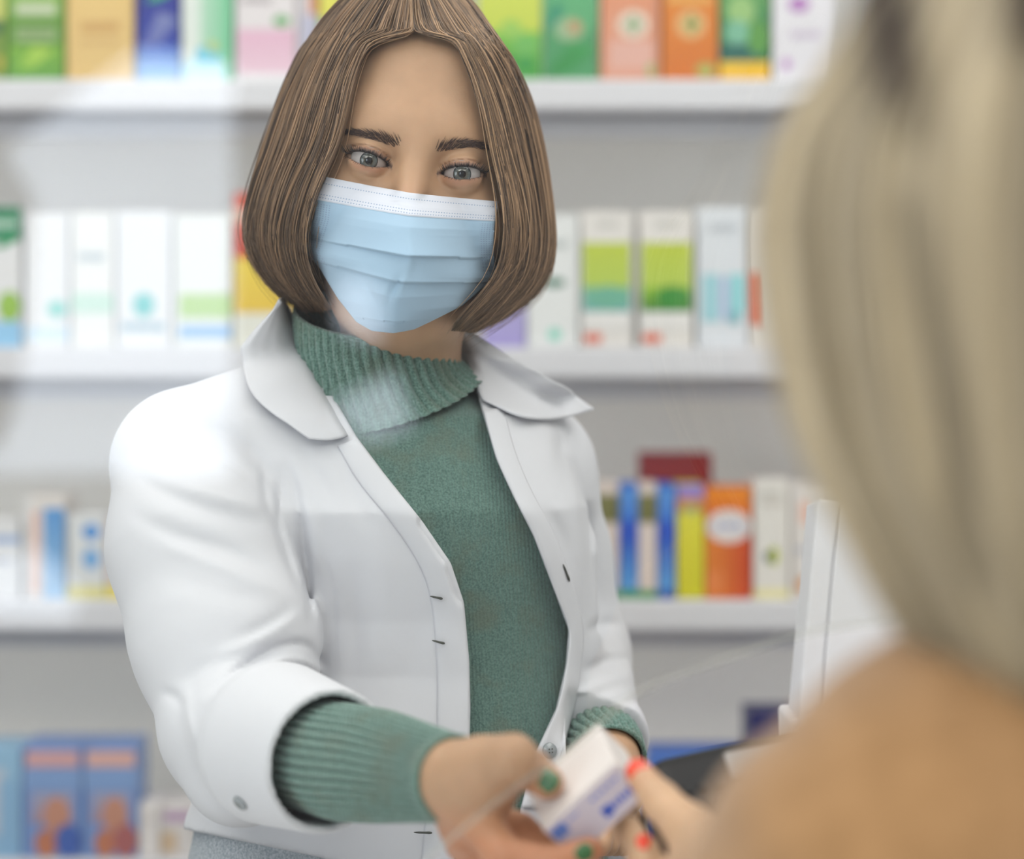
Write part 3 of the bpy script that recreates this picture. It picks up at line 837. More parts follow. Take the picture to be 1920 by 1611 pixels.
# --- head and neck
HC = W(779, 314, 1.575)
_a = math.radians(8.1)
RH = np.array([[math.cos(_a), 0, math.sin(_a)], [0, 1, 0], [-math.sin(_a), 0, math.cos(_a)]])
def h2w(P):
    return HC + np.asarray(P) @ RH.T
def w2h(P):
    return (np.asarray(P) - HC) @ RH
NECK = w2h(W(742, 760, 1.675))
EX, ER = 0.0307, 0.0121
def lid_curves(P, s):
    u = (P[:, 0] * s - EX)                       # + towards the temple
    v = P[:, 2] - 0.13 * u
    up = 0.0039 * (1 - np.clip(np.abs(u - 0.0005) / 0.0152, 0, 1.6) ** 2.2)
    lo = -0.0043 * (1 - np.clip(np.abs(u - 0.001) / 0.0150, 0, 1.6) ** 2.0)
    return u, v, up, lo
def head_field(P):
    P = np.asarray(P, np.float32)
    d = ell(P, (-.010, .092, .030), (.068, .092, .076))
    d = smin(d, ell(P, (0, .052, -.028), (.064, .064, .092)), .03)
    d = smin(d, ell(P, (0, .047, .062), (.055, .049, .045)), .02)        # forehead
    d = smin(d, ell(P, (0, .030, .024), (.050, .040, .022)), .025)       # brow ridge
    d = smin(d, ell(P, (0, .045, -.085), (.040, .046, .030)), .02)       # jaw and chin
    for s in (-1, 1):
        d = smin(d, ell(P, (s * .043, .026, -.030), (.022, .026, .019)), .02)
        d = smin(d, ell(P, (s * .072, .088, -.022), (.009, .016, .028)), .006)   # ears, under the hair
    d = smax(d, -ell(P, (.030, -.016, .001), (.0225, .016, .0125)), .012)
    d = smax(d, -ell(P, (-.030, -.016, .001), (.0225, .016, .0125)), .012)
    d = smin(d, cone(P, (0, -.004, .012), (0, -.030, -.040), .0060, .0095), .014)   # nose
    d = smin(d, ell(P, (0, -.028, -.043), (.012, .011, .009)), .008)
    for s in (-1, 1):
        d = smin(d, ell(P, (s * .011, -.019, -.046), (.007, .008, .006)), .006)
    d = smin(d, ell(P, (0, -.004, -.070), (.020, .009, .009)), .008)    # mouth, under the mask
    for s in (-1, 1):
        c = np.array([s * EX, 0, 0], np.float32)
        q = np.sqrt(((P - c) ** 2).sum(axis=1))
        d = smin(d, q - (ER + .0016), .0045)
        u, v, up, lo = lid_curves(P, s)
        near = (np.abs(u) < .018) & (P[:, 1] < .004)
        crease = np.exp(-((v - up - .0044) / .0009) ** 2) * np.clip(1 - (np.abs(u) / .0165) ** 4, 0, 1)
        bag = np.exp(-((v - lo + .0062) / .0012) ** 2) * np.clip(1 - (np.abs(u) / .015) ** 2, 0, 1)
        d = d + np.where(near, .0020 * crease + .0007 * bag, 0)
        slot = np.maximum(np.maximum(v - up, lo - v), P[:, 1] - .002)
        d = smax(d, -slot, .0009)
    d = smin(d, chain(P, [(0, .075, -.05), NECK, NECK + np.array([0, .01, -.06])], [.041, .042, .044], .02), .02)
    return d
hv, hq = field_mesh('head', head_field, (-.088, -.052, -.19), (.088, .196, .132), .0011)
hv_l = hv.copy()
hv = h2w(hv)
HB = bvh_of(hv, hq)
hcol = np.tile(SKIN, (len(hv), 1))
def tint(cols, w, c):
    return cols * (1 - w[:, None]) + np.asarray(c)[None] * w[:, None]
for s in (-1, 1):
    u, v, up, lo = lid_curves(hv_l, s)
    fr = hv_l[:, 1] < .012
    wl = np.exp(-((v - up - .0018) / .0026) ** 2) * np.exp(-(u / .0125) ** 4) * fr
    hcol = tint(hcol, .62 * wl, S(112, 76, 76))
    wb = np.exp(-((v - lo + .0022) / .0022) ** 2) * np.exp(-(u / .012) ** 4) * fr
    hcol = tint(hcol, .35 * wb, S(186, 120, 104))
    line = np.exp(-((v - up - .0004) / .0016) ** 2) * (np.abs(u) < .0160) * fr
    hcol = tint(hcol, .92 * line, S(48, 36, 36))
    line = np.exp(-((v - lo) / .0007) ** 2) * (np.abs(u) < .0150) * fr
    hcol = tint(hcol, .55 * line, S(110, 70, 66))
nose = np.exp(-((hv_l[:, 0] / .012) ** 2 + ((hv_l[:, 2] + .036) / .016) ** 2)) * (hv_l[:, 1] < -.01)
hcol = tint(hcol, .35 * nose, S(214, 140, 118))

# --- box of medicine being handed over: a frame of three directions shared by both hands
MB = W(1156, 1432, 1.262)
e1 = np.array([-.728, .076, -.681]); e1 /= np.linalg.norm(e1)
e2 = np.array([-.161, .947, .278]); e2 -= e1 * (e1 @ e2); e2 /= np.linalg.norm(e2)
e3 = np.cross(e1, e2)
if e3[2] > 0:
    e3 = -e3
ML, MW, MH = .0525, .052, .0250
def med(a, b, c):
    return MB + e1 * a + e2 * b + e3 * c
cor = [med(a, b, c) for a in (0, ML) for b in (0, MW) for c in (0, MH)]
MBV = bvh_of(cor, [(0, 1, 3, 2), (4, 6, 7, 5), (0, 4, 5, 1), (2, 3, 7, 6), (0, 2, 6, 4), (1, 5, 7, 3)])
def on_box(px, py, r):
    qx, qy = px, py
    for _ in range(6):
        c, n = _on_box(qx, qy, r)
        ax_, ay_ = proj(c[None])
        qx += px - ax_[0]; qy += py - ay_[0]
    return c, n
def _on_box(px, py, r):
    hit, n = ray(MBV, px, py)
    if hit is None:
        q, n, i, d = MBV.find_nearest(Vector(W(px, py, 1.262)))
        hit, n = np.array(q), np.array(n)
    if n @ (hit - np.array([0, 0, CAM_Z])) > 0:
        n = -n
    return hit + n * (r + .0012), n

# --- her right hand
TH, THN = on_box(1026, 1468, .0090)
IX, IXN = on_box(1104, 1596, .0080)
thumb = ([W(912, 1440, 1.287), W(962, 1424, 1.268), W(994, 1443, TH[1] + .006), TH], [.0170, .0128, .0106, .0090])
FING = [
    ([W(888, 1528, 1.294), W(945, 1606, 1.264), W(1032, 1622, IX[1] - .003), IX], [.0125, .0105, .0094, .0076]),
    ([W(905, 1538, 1.310), W(972, 1562, 1.316), W(1040, 1612, 1.312), W(1085, 1642, 1.300)], [.0125, .0108, .0096, .0078]),
    ([W(895, 1575, 1.320), W(965, 1690, 1.300), W(1035, 1702, 1.286), W(1090, 1680, 1.284)], [.012, .0102, .0092, .0074]),
    ([W(885, 1592, 1.334), W(945, 1700, 1.322), W(1000, 1722, 1.312), W(1045, 1708, 1.308)], [.0105, .0088, .0080, .0066]),
]
def box_gap(P):
    """Distance from the medicine box."""
    q = (P - MB.astype(np.float32))
    a = np.stack([q @ e1, q @ e2, q @ e3], 1) - np.array([ML, MW, MH]) / 2
    a = np.abs(a) - np.array([ML, MW, MH]) / 2
    return np.linalg.norm(np.maximum(a, 0), axis=1) + np.minimum(a.max(axis=1), 0)
def hand_field(P):
    d = chain(P, [W(690, 1437, 1.386), W(780, 1450, 1.338), W(850, 1459, 1.300), W(905, 1462, 1.289)], [.012, .0178, .0184, .0203], .01)
    d = smin(d, cone(P, W(905, 1462, 1.289), W(880, 1548, 1.307), .0165, .0140), .010)
    d = smin(d, cone(P, W(880, 1490, 1.300), W(880, 1575, 1.325), .0175, .0140), .012)
    d = smin(d, cone(P, W(900, 1445, 1.288), W(945, 1428, 1.276), .0165, .0135), .008)
    d = smin(d, chain(P, thumb[0], thumb[1], .004), .0035)
    f = None
    for pts, r in FING:
        g = chain(P, pts, r, .003)
        f = g if f is None else smin(f, g, .0012)
    return smax(smin(d, f, .005), -(box_gap(P) - .0005), .0008)
allp = np.array([p for q, _ in FING for p in q] + [W(690, 1437, 1.362), TH] + list(thumb[0]))
gv, gq = field_mesh('hand', hand_field, allp.min(0) - .03, allp.max(0) + .03, .0013)
gcol = np.tile(SKIN, (len(gv), 1))
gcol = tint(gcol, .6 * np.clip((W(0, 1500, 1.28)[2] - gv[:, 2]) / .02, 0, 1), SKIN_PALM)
for p in (TH, IX):
    gcol = tint(gcol, .4 * np.exp(-(np.linalg.norm(gv - p, axis=1) / .012) ** 2), S(206, 134, 104))

# --- her left hand, mostly hidden behind the box
LW = W(1136, 1418, 1.617)
LF = [([W(1150, 1475, 1.585), W(1130 + 16 * i, 1540, 1.565 + .01 * i), W(1126 + 14 * i, 1585, 1.545 + .012 * i)], [.0098, .0088, .0074]) for i in range(4)]
def left_hand_field(P):
    d = chain(P, [W(1116, 1372, 1.655), LW, W(1150, 1482, 1.580)], [.018, .0205, .021], .01)
    for pts, r in LF:
        d = smin(d, chain(P, pts, r, .003), .003)
    return smin(d, chain(P, [W(1135, 1440, 1.60), W(1100, 1490, 1.575), W(1095, 1530, 1.56)], [.014, .0105, .0085], .004), .006)
lv, lq = field_mesh('left', left_hand_field, W(1040, 1620, 1.52) + [-.01, 0, -.03], W(1230, 1300, 1.72) + [.02, 0, .02], .0022)

# --- trunk, shared by sweater and coat
rows = np.array([  # pixel row at 1.64, centre, half width, depth of centre, half depth
    [640, 716, 40, 1.690, .030], [705, 716, 130, 1.690, .050], [780, 716, 300, 1.683, .085], [860, 728, 335, 1.680, .100],
    [950, 755, 352, 1.678, .112], [1040, 780, 340, 1.680, .110], [1150, 795, 330, 1.682, .104], [1250, 800, 332, 1.684, .104],
    [1400, 778, 372, 1.684, .112], [1550, 758, 416, 1.684, .118], [1700, 752, 440, 1.684, .124], [1900, 752, 450, 1.684, .124]])
RZ = CAM_Z - (rows[:, 0] - HORIZON) / F * 1.64
def trunk(P):
    z = P[:, 2]
    g = lambda k: np.interp(-z, -RZ, k).astype(np.float32)
    cx = g((rows[:, 1] - 960) / F * 1.66); a = g(rows[:, 2] / F * 1.66); cy = g(rows[:, 3]); b = g(rows[:, 4])
    u = np.abs((P[:, 0] - cx) / a); v = np.abs((P[:, 1] - cy) / b)
    k = (u ** 2.3 + v ** 2.3) ** (1 / 2.3)
    d = (k - 1) * np.minimum(a, b)
    return np.maximum(d, z - RZ[0])

def sweater_field(P):
    d = trunk(P)
    d = smin(d, cone(P, W(610, 800, 1.69), W(352, 870, 1.63), .044, .050), .03)
    d = smin(d, cone(P, W(820, 800, 1.70), W(985, 880, 1.75), .042, .048), .03)
    d = smin(d + .011, cone(P, W(720, 640, 1.668), W(745, 800, 1.675), .030, .050), .02)
    return np.maximum(d, W(0, 1780, 1.64)[2] - P[:, 2])
sv, sq = field_mesh('sweater', sweater_field, W(150, 1790, 1.64) + [-.02, -.14, -.01], W(1180, 590, 1.64) + [.03, .19, .02], .003)
SB = bvh_of(sv, sq)

def core_field(P):
    d = trunk(P) + .022
    d = smin(d, cone(P, W(735, 700, 1.675), W(745, 900, 1.690), .036, .05), .03)
    d = smin(d, chain(P, [W(640, 830, 1.69), W(352, 880, 1.63), W(435, 1380, 1.532), W(700, 1440, 1.385)], [.035, .036, .028, .012], .02), .02)
    d = smin(d, chain(P, [W(800, 840, 1.70), W(985, 890, 1.75), W(1056, 1240, 1.772), W(1120, 1365, 1.66)], [.034, .034, .026, .017], .02), .02)
    return np.maximum(d, W(0, 1760, 1.64)[2] - P[:, 2])
xv, xq = field_mesh('core', core_field, W(170, 1790, 1.62) + [-.03, -.30, -.01], W(1220, 620, 1.64) + [.04, .20, .02], .005)
def link(parts):
    """Join pieces to the first one, each at its nearest pair of vertices, into one connected surface."""
    V, Fs = merge(parts)
    n0 = len(parts[0][0]); off = n0; extra = []
    tree = BVHTree.FromPolygons(np.asarray(parts[0][0]).tolist(), np.asarray(parts[0][1]).tolist())
    for Vp, Qp in parts[1:]:
        sub = np.arange(0, len(Vp), 7)
        best = min(((tree.find_nearest(Vector(Vp[k]))[3], k) for k in sub))[1]
        fi = tree.find_nearest(Vector(Vp[best]))[2]
        face = np.asarray(parts[0][1])[fi]
        q = np.asarray(Qp); fq = q[(q == best).any(axis=1)][0] + off
        for i in range(4):
            extra.append((face[i], face[(i + 1) % 4], fq[(i + 1) % 4], fq[i]))
        off += len(Vp)
    return V, Fs + [np.array(extra)]
body_v, body_f = link([(xv, xq), (hv, hq), (gv, gq), (lv, lq)])
bm_ = fast_mesh('body', body_v, body_f)
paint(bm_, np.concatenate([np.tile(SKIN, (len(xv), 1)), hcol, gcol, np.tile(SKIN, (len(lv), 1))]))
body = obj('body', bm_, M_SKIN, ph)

# --- eyes
def eye_setup(nt, b):
    a = node(nt, 'ShaderNodeVertexColor'); a.layer_name = 'Iris'
    nt.links.new(a.outputs['Color'], b.inputs['Base Color'])
M_EYE = mat('eye', rough=0.08, spec=0.6, coat=0.6, setup=eye_setup)
for s in (-1, 1):
    c = h2w([s * EX, 0, 0])
    aim = np.array([0, 0, CAM_Z]) - c; aim /= np.linalg.norm(aim)
    n1, n2 = 90, 64
    z1 = np.array([0, 0, 1.0]); xx = np.cross(z1, aim); xx /= np.linalg.norm(xx); yy = np.cross(aim, xx)
    th = np.concatenate([np.linspace(0, .62, n1 - 20), np.linspace(.65, math.pi, 20)])
    ph_ = np.arange(n2) * 2 * math.pi / n2
    rad = ER + .0007 * np.exp(-(th / .5) ** 4)
    G = (np.cos(th) * rad)[:, None, None] * aim + (np.sin(th) * rad)[:, None, None] * (np.cos(ph_)[None, :, None] * xx + np.sin(ph_)[None, :, None] * yy)
    V = (c + G).reshape(-1, 3)
    col = np.tile(np.array(S(170, 163, 162)), (n1, n2, 1))
    ang = np.arange(n2)
    rs = np.random.RandomState(5 + s).rand(n2)
    for i, t in enumerate(th):
        if t < .195:
            col[i] = S(14, 12, 14)
        elif t < .440:
            k = (t - .195) / .245
            base = (1 - k) * np.array(S(78, 74, 64)) + k * np.array(S(64, 74, 76))
            col[i] = base[None] * (.75 + .5 * rs[:, None])
        elif t < .50:
            col[i] = S(30, 34, 38)
    me = fast_mesh('eyeball', V, grid_faces(n2, n1, True))
    a = me.color_attributes.new('Iris', 'FLOAT_COLOR', 'POINT')
    a.data.foreach_set('color', col.astype(np.float32).ravel())
    obj('eyeball', me, M_EYE, body)

# --- brows and lashes
M_BROW = mat('brow_hair', S(74, 54, 48), 0.6)
M_LASH = mat('lash', S(24, 20, 22), 0.5)
rng = np.random.RandomState(11)
def hairs_on_face(name, specs, parent, material):
    V, f = tube_arrays(np.array([s[0] for s in specs]), np.array([s[1] for s in specs]), 4)
    return obj(name, fast_mesh(name, V, f), material, parent)
BROWS = [  # spine from the inner end outwards in pixels, half thickness there
    (np.array([(750, 271), (727, 264), (702, 256), (679, 251), (655, 248), (636, 252)]), np.array([8, 9, 8, 6.5, 4.5, 2])),
    (np.array([(818, 282), (842, 274), (867, 271), (891, 271), (911, 275), (926, 283)]), np.array([8, 9, 8, 6.5, 4.5, 2]))]
for (sp, ht), s in zip(BROWS, (-1, 1)):
    specs = []
    path = smooth_path(sp, 60); hh = np.interp(np.linspace(0, 1, 60), np.linspace(0, 1, len(ht)), ht)
    for i in range(360):
        t = rng.rand() ** .9 * 57
        k = int(t); q = path[k]; nx = path[min(k + 2, 59)] - path[max(k - 2, 0)]; nx = nx / np.linalg.norm(nx)
        off = (rng.rand() * 2 - 1) * hh[k] * .85
        nn = np.array([-nx[1], nx[0]])
        if nn[1] > 0: nn = -nn                      # towards the forehead
        start = q - nn * off
        L = 10 + 9 * rng.rand()
        lean = np.interp(k, [0, 12, 30, 59], [1.1, .6, .15, -.1]) + rng.randn() * .12
        dirn = nx + nn * (lean - .25 * off / hh[k]); dirn /= np.linalg.norm(dirn)
        pts = []
        for w in (0, .5, 1):
            p = start + dirn * L * w
            hit, n = ray(HB, p[0], p[1])
            if hit is None: break
            pts.append(hit + n * (.0002 + .0006 * w * (1 - w) * 2))
        if len(pts) == 3 and max(p[1] for p in pts) < 1.63:
            specs.append((pts, [.00013, .00011, .00003]))
    hairs_on_face('eyebrow', specs, body, M_BROW)
for s in (-1, 1):
    specs = []
    for i in range(150):
        up_ = i < 110
        u = -.0125 + .0275 * (rng.rand() if up_ else rng.rand())
        uu = np.array([[s * (EX + u), 0, 0]], np.float32)
        _, _, up, lo = lid_curves(uu, s)
        v = (up[0] if up_ else lo[0]) + .13 * u
        r2 = max((ER + .0014) ** 2 - u * u - v * v, 1e-8)
        p0 = np.array([s * (EX + u), -math.sqrt(r2), v])
        L = (.0040 + .0026 * max(0, u / .015)) * (.8 + .4 * rng.rand()) if up_ else .0028 * (.7 + .5 * rng.rand())
        side = s * (u / .0135) * .75
        up1 = (1.0 if up_ else -.8)
        p1 = p0 + L * np.array([side * .45, -.55, .10 * up1])
        p2 = p0 + L * np.array([side * 1.0, -.75, .65 * up1])
        specs.append((h2w([p0, p1, p2]), [.00018, .00013, .00004] if up_ else [.00012, .0001, .00004]))
    hairs_on_face('eyelashes', specs, body, M_LASH)

# --- fingernails
def nail(p, n, along, w, l, material, parent, label, name='fingernail'):
    n = n / np.linalg.norm(n)
    along = along - n * (n @ along); along /= np.linalg.norm(along)
    side = np.cross(n, along)
    nu, nv = 13, 15
    V = []
    for j in range(nv):
        for i in range(nu):
            a = (i / (nu - 1) * 2 - 1); b = (j / (nv - 1) * 2 - 1)
            ww = w * math.sqrt(max(0, 1 - abs(b) ** 4)) + 1e-5
            V.append(p + side * math.sin(a * 1.15) * ww / math.sin(1.15) + along * b * l + n * (math.cos(a * 1.15) - 1) * w * .75)
    V = np.array(V)
    V2 = V - n * .0007
    Q = grid_faces(nu, nv)
    k = nu * nv
    ring = np.array(list(range(nu)) + [nu * (r + 1) - 1 for r in range(1, nv)] + list(range(k - 2, k - nu - 1, -1)) + [nu * r for r in range(nv - 2, 0, -1)])
    nx = np.roll(ring, -1)
    me = fast_mesh(name, np.concatenate([V, V2]), [Q, Q[:, ::-1] + k, np.stack([nx, ring, ring + k, nx + k], 1)])
    o = obj(name, me, material, parent)
    o['label'] = label
    return o
M_NGREEN = mat('green_nail_polish', S(54, 104, 62), 0.25, coat=0.6)
M_NRED = mat('red_nail_polish', S(232, 62, 24), 0.25, coat=0.6)
def nail_on(bv, q, px, py, tip, back, w, l, m, label, parent):
    hit, n = ray(bv, px, py)
    if hit is None:
        return
    if n[1] > 0: n = -n
    n = n + np.array([0, -.5, .15]); n /= np.linalg.norm(n)
    nail(hit + n * .0004, n, tip - back, w, l, m, parent, label)
GB = bvh_of(gv, gq)
nail_on(GB, None, 1027, 1463, TH, thumb[0][2], .0058, .0064, M_NGREEN, 'dark green painted thumbnail', body)
nail_on(GB, None, 1094, 1597, IX, FING[0][0][2], .0050, .0056, M_NGREEN, 'dark green painted fingernail', body)

# --- face mask
def mask_setup(nt, b):
    uv = node(nt, 'ShaderNodeUVMap')
    sp = node(nt, 'ShaderNodeSeparateXYZ')
    nt.links.new(uv.outputs['UV'], sp.inputs[0])
    def band(v, width):                            # 1 inside |V - v| < width
        s = node(nt, 'ShaderNodeMath', operation='SUBTRACT'); s.inputs[1].default_value = v
        nt.links.new(sp.outputs[1], s.inputs[0])
        ab = node(nt, 'ShaderNodeMath', operation='ABSOLUTE'); nt.links.new(s.outputs[0], ab.inputs[0])
        l = node(nt, 'ShaderNodeMath', operation='LESS_THAN'); l.inputs[1].default_value = width
        nt.links.new(ab.outputs[0], l.inputs[0])
        return l.outputs[0]
    def teeth(n, axis, duty):
        m = node(nt, 'ShaderNodeMath', operation='MULTIPLY'); m.inputs[1].default_value = n
        nt.links.new(sp.outputs[axis], m.inputs[0])
        fr = node(nt, 'ShaderNodeMath', operation='FRACT'); nt.links.new(m.outputs[0], fr.inputs[0])
        l = node(nt, 'ShaderNodeMath', operation='LESS_THAN'); l.inputs[1].default_value = duty
        nt.links.new(fr.outputs[0], l.inputs[0])
        return l.outputs[0]
    def mul(a, c):
        m = node(nt, 'ShaderNodeMath', operation='MULTIPLY'); nt.links.new(a, m.inputs[0]); nt.links.new(c, m.inputs[1]); return m.outputs[0]
    def mxx(a, c):
        m = node(nt, 'ShaderNodeMath', operation='MAXIMUM'); nt.links.new(a, m.inputs[0]); nt.links.new(c, m.inputs[1]); return m.outputs[0]
    t = teeth(66, 0, .45)
    rowsd = mxx(band(.050, .0035), mxx(band(.128, .0035), band(.150, .0035)))
    dots = mul(t, rowsd)
    def side(edge):
        s = node(nt, 'ShaderNodeMath', operation='SUBTRACT'); s.inputs[1].default_value = edge
        nt.links.new(sp.outputs[0], s.inputs[0])
        ab = node(nt, 'ShaderNodeMath', operation='ABSOLUTE'); nt.links.new(s.outputs[0], ab.inputs[0])
        l = node(nt, 'ShaderNodeMath', operation='LESS_THAN'); l.inputs[1].default_value = .040
        nt.links.new(ab.outputs[0], l.inputs[0])
        return l.outputs[0]
    sd = mul(mul(mxx(side(.045), side(.955)), teeth(66, 0, .45)), teeth(62, 1, .45))
    g = node(nt, 'ShaderNodeMath', operation='GREATER_THAN'); g.inputs[1].default_value = .19; nt.links.new(sp.outputs[1], g.inputs[0])
    l2 = node(nt, 'ShaderNodeMath', operation='LESS_THAN'); l2.inputs[1].default_value = .62; nt.links.new(sp.outputs[1], l2.inputs[0])
    sd = mul(sd, mul(g.outputs[0], l2.outputs[0]))
    allm = mxx(dots, sd)
    white = node(nt, 'ShaderNodeMath', operation='LESS_THAN'); white.inputs[1].default_value = .170; nt.links.new(sp.outputs[1], white.inputs[0])
    m1 = node(nt, 'ShaderNodeMix', data_type='RGBA')
    nt.links.new(white.outputs[0], m1.inputs[0])
    m1.inputs[6].default_value = S(162, 190, 214); m1.inputs[7].default_value = S(212, 216, 228)
    m2 = node(nt, 'ShaderNodeMix', data_type='RGBA')
    nt.links.new(allm, m2.inputs[0])
    nt.links.new(m1.outputs[2], m2.inputs[6]); m2.inputs[7].default_value = S(146, 166, 196)
    nt.links.new(m2.outputs[2], b.inputs['Base Color'])
    tc = node(nt, 'ShaderNodeTexCoord')
    n = node(nt, 'ShaderNodeTexNoise', Scale=160.0, Detail=3.0); nt.links.new(tc.outputs['Object'], n.inputs['Vector'])
    bp = node(nt, 'ShaderNodeBump', Strength=0.15, Distance=0.0006); nt.links.new(n.outputs['Fac'], bp.inputs['Height'])
    bp2 = node(nt, 'ShaderNodeBump', Strength=0.5, Distance=0.0004, invert=True)
    nt.links.new(allm, bp2.inputs['Height']); nt.links.new(bp.outputs['Normal'], bp2.inputs['Normal'])
    nt.links.new(bp2.outputs['Normal'], b.inputs['Normal'])
M_MASK = mat('mask_fabric', rough=0.75, sheen=0.15, spec=0.2, setup=mask_setup)
MR = [(0, (612, 331), (772, 360), (935, 377)), (.17, (591, 374), (766, 405), (929, 415)), (.30, (588, 408), (760, 440), (926, 442)),
      (.45, (574, 442), (764, 479), (926, 480)), (.55, (567, 466), (752, 512), (936, 520)), (.65, (597, 500), (742, 545), (912, 535)),
      (.80, (632, 558), (740, 585), (866, 574)), (.92, (668, 604), (738, 613), (806, 604)), (1.0, (698, 621), (738, 626), (776, 618))]
nu, nv = 121, 141
vv = np.linspace(0, 1, nv); uu = np.linspace(-1, 1, nu)
def col_(k, j):
    return np.interp(vv, [m[0] for m in MR], [m[k][j] for m in MR])
Lx, Ly, Cx, Cy, Rx, Ry = (col_(k, j) for k in (1, 2, 3) for j in (0, 1))
ker = np.array([1, 2, 3, 2, 1.]) / 9
def sm1(a, n=1):
    for _ in range(n):
        a = np.concatenate([[a[0], a[0]], a, [a[-1], a[-1]]]); a = np.convolve(a, ker, 'valid')
    return a
Cx, Cy = sm1(Cx, 3), sm1(Cy, 3); Lx, Rx, Ly, Ry = sm1(Lx), sm1(Rx), sm1(Ly), sm1(Ry)
U = uu[None, :]
def quad(a, c, e):
    a, c, e = a[:, None], c[:, None], e[:, None]
    return np.where(U < 0, c + (c - a) * U, c + (e - c) * U) * .75 + .25 * (c + (e - a) / 2 * U + ((a + e) / 2 - c) * U ** 2)
PX, PY = quad(Lx, Cx, Rx), quad(Ly, Cy, Ry)
ctr = np.interp(vv, [0, .1, .25, .45, .7, .9, 1], [1.549, 1.538, 1.526, 1.520, 1.524, 1.536, 1.548])[:, None]
half = np.interp(vv, [0, .3, .55, .8, 1], [.056, .058, .060, .038, .016])[:, None]      # half width in metres
edge = np.interp(vv, [0, .55, .8, 1], [1.600, 1.612, 1.575, 1.556])[:, None]
D = ctr + (edge - ctr) * np.abs(U) ** np.interp(vv, [0, .3, 1], [1.35, 1.9, 2.0])[:, None]
pl = np.zeros((nv, nu))
def pleat(v0, amp, w):
    t = (vv[:, None] - v0 - .015 * U ** 2)
    return amp * np.where(t < 0, np.exp(t / w), 0) * 1.0
for v0, amp, w in ((.452, .0030, .10), (.60, .0030, .08), (.885, .0022, .10)):
    pl -= pleat(v0, amp, w) * (1 - .55 * U ** 4)
pl -= .0010 * (vv[:, None] < .168) * np.ones_like(U)
# soft creases running down from the nose
pl += .0022 * np.exp(-((U + .02 + .55 * (vv[:, None] - .62)) / .05) ** 2) * np.exp(-((vv[:, None] - .66) / .10) ** 2)
pl -= .0016 * np.exp(-((U - .05) / .06) ** 2) * np.exp(-((vv[:, None] - .5) / .2) ** 2)
pl += .0012 * np.exp(-((U + .35 - .6 * (vv[:, None] - .7)) / .06) ** 2) * np.exp(-((vv[:, None] - .72) / .08) ** 2)
D = D + pl
_gx2 = np.arange(540, 960, 6.0); _gy2 = np.arange(300, 650, 6.0)
_fd = np.full((len(_gx2), len(_gy2)), 9.0)
for _i, _x in enumerate(_gx2):
    for _j, _y in enumerate(_gy2):
        _h, _n = ray(HB, _x, _y)
        if _h is not None: _fd[_i, _j] = _h[1]
_p = np.pad(_fd, 1, mode='edge')
_fd = np.min([_p[1 + a:_p.shape[0] - 1 + a, 1 + b:_p.shape[1] - 1 + b] for a in (-1, 0, 1) for b in (-1, 0, 1)], axis=0)
_i = np.clip(np.round((PX - _gx2[0]) / 6).astype(int), 0, len(_gx2) - 1); _j = np.clip(np.round((PY - _gy2[0]) / 6).astype(int), 0, len(_gy2) - 1)
_lim = _fd[_i, _j] - .0022
_dd = np.minimum(_lim - D, 0)
for _ in range(10):
    _q = np.pad(_dd, 1, mode='edge')
    _dd = np.minimum((_q[:-2, 1:-1] + _q[2:, 1:-1] + _q[1:-1, :-2] + _q[1:-1, 2:] + 2 * _dd) / 6, np.minimum(_lim - D, 0) * 1.0 + .0006)
D = D + _dd
MP = np.stack([(PX - 960) / F * D, D, CAM_Z - (PY - HORIZON) / F * D], axis=-1)
MUV = np.stack(np.broadcast_arrays(U * .5 + .5, vv[:, None]), axis=-1)
mask = sheet('face_mask', MP, .0012, M_MASK, ph, MUV)
M_LOOP = mat('ear_loop', S(232, 230, 228), 0.7)
for pts in ([W(932, 384, 1.598), W(938, 392, 1.602), W(934, 404, 1.606), W(950, 408, 1.63), W(985, 400, 1.665)],
            [W(930, 505, 1.61), W(945, 480, 1.63), W(980, 440, 1.665)],
            [W(594, 372, 1.600), W(580, 385, 1.615), W(560, 395, 1.65), W(548, 400, 1.665)],
            [W(570, 458, 1.612), W(574, 432, 1.620), W(566, 418, 1.63), W(548, 410, 1.665)]):
    tube_obj('ear_loop', smooth_path(pts, 24), .0013, M_LOOP, mask, 8)

# --- bob of brown hair
HR = np.array([  # row, left outline, right outline, half depth
    [-38, 764, 774, .012], [-30, 704, 818, .050], [-15, 662, 860, .072], [0, 643, 884, .083], [50, 596, 920, .091], [110, 558, 962, .101],
    [180, 528, 994, .108], [250, 504, 1013, .112], [330, 479, 1028, .110], [400, 462, 1036, .108], [440, 457, 1040, .106], [480, 463, 1040, .103],
    [520, 482, 1033, .099], [555, 508, 1014, .092], [580, 545, 990, .085], [600, 590, 960, .078], [622, 640, 900, .070]])
HIN = np.array([  # row, left inner edge, right inner edge
    [-38, 770, 768], [0, 776, 772], [60, 778, 774], [80, 777, 776], [86, 770, 786], [90, 742, 820], [94, 712, 844], [100, 696, 855], [112, 688, 862], [122, 684, 865], [150, 670, 880], [200, 656, 897],
    [240, 648, 908], [280, 638, 915], [310, 625, 922], [340, 607, 930], [370, 594, 938], [400, 584, 943], [430, 575, 946], [470, 572, 942], [520, 582, 932],
    [560, 606, 898], [590, 628, 862], [622, 640, 845]])
HYC = 1.668
HIN2 = np.array([[-38, 769, 769], [0, 752, 790], [40, 728, 814], [80, 706, 838], [110, 690, 858], [150, 672, 878], [200, 656, 897]] + [list(r) for r in HIN if r[0] > 200])
AZ = np.linspace(-0.55, math.pi, 211)
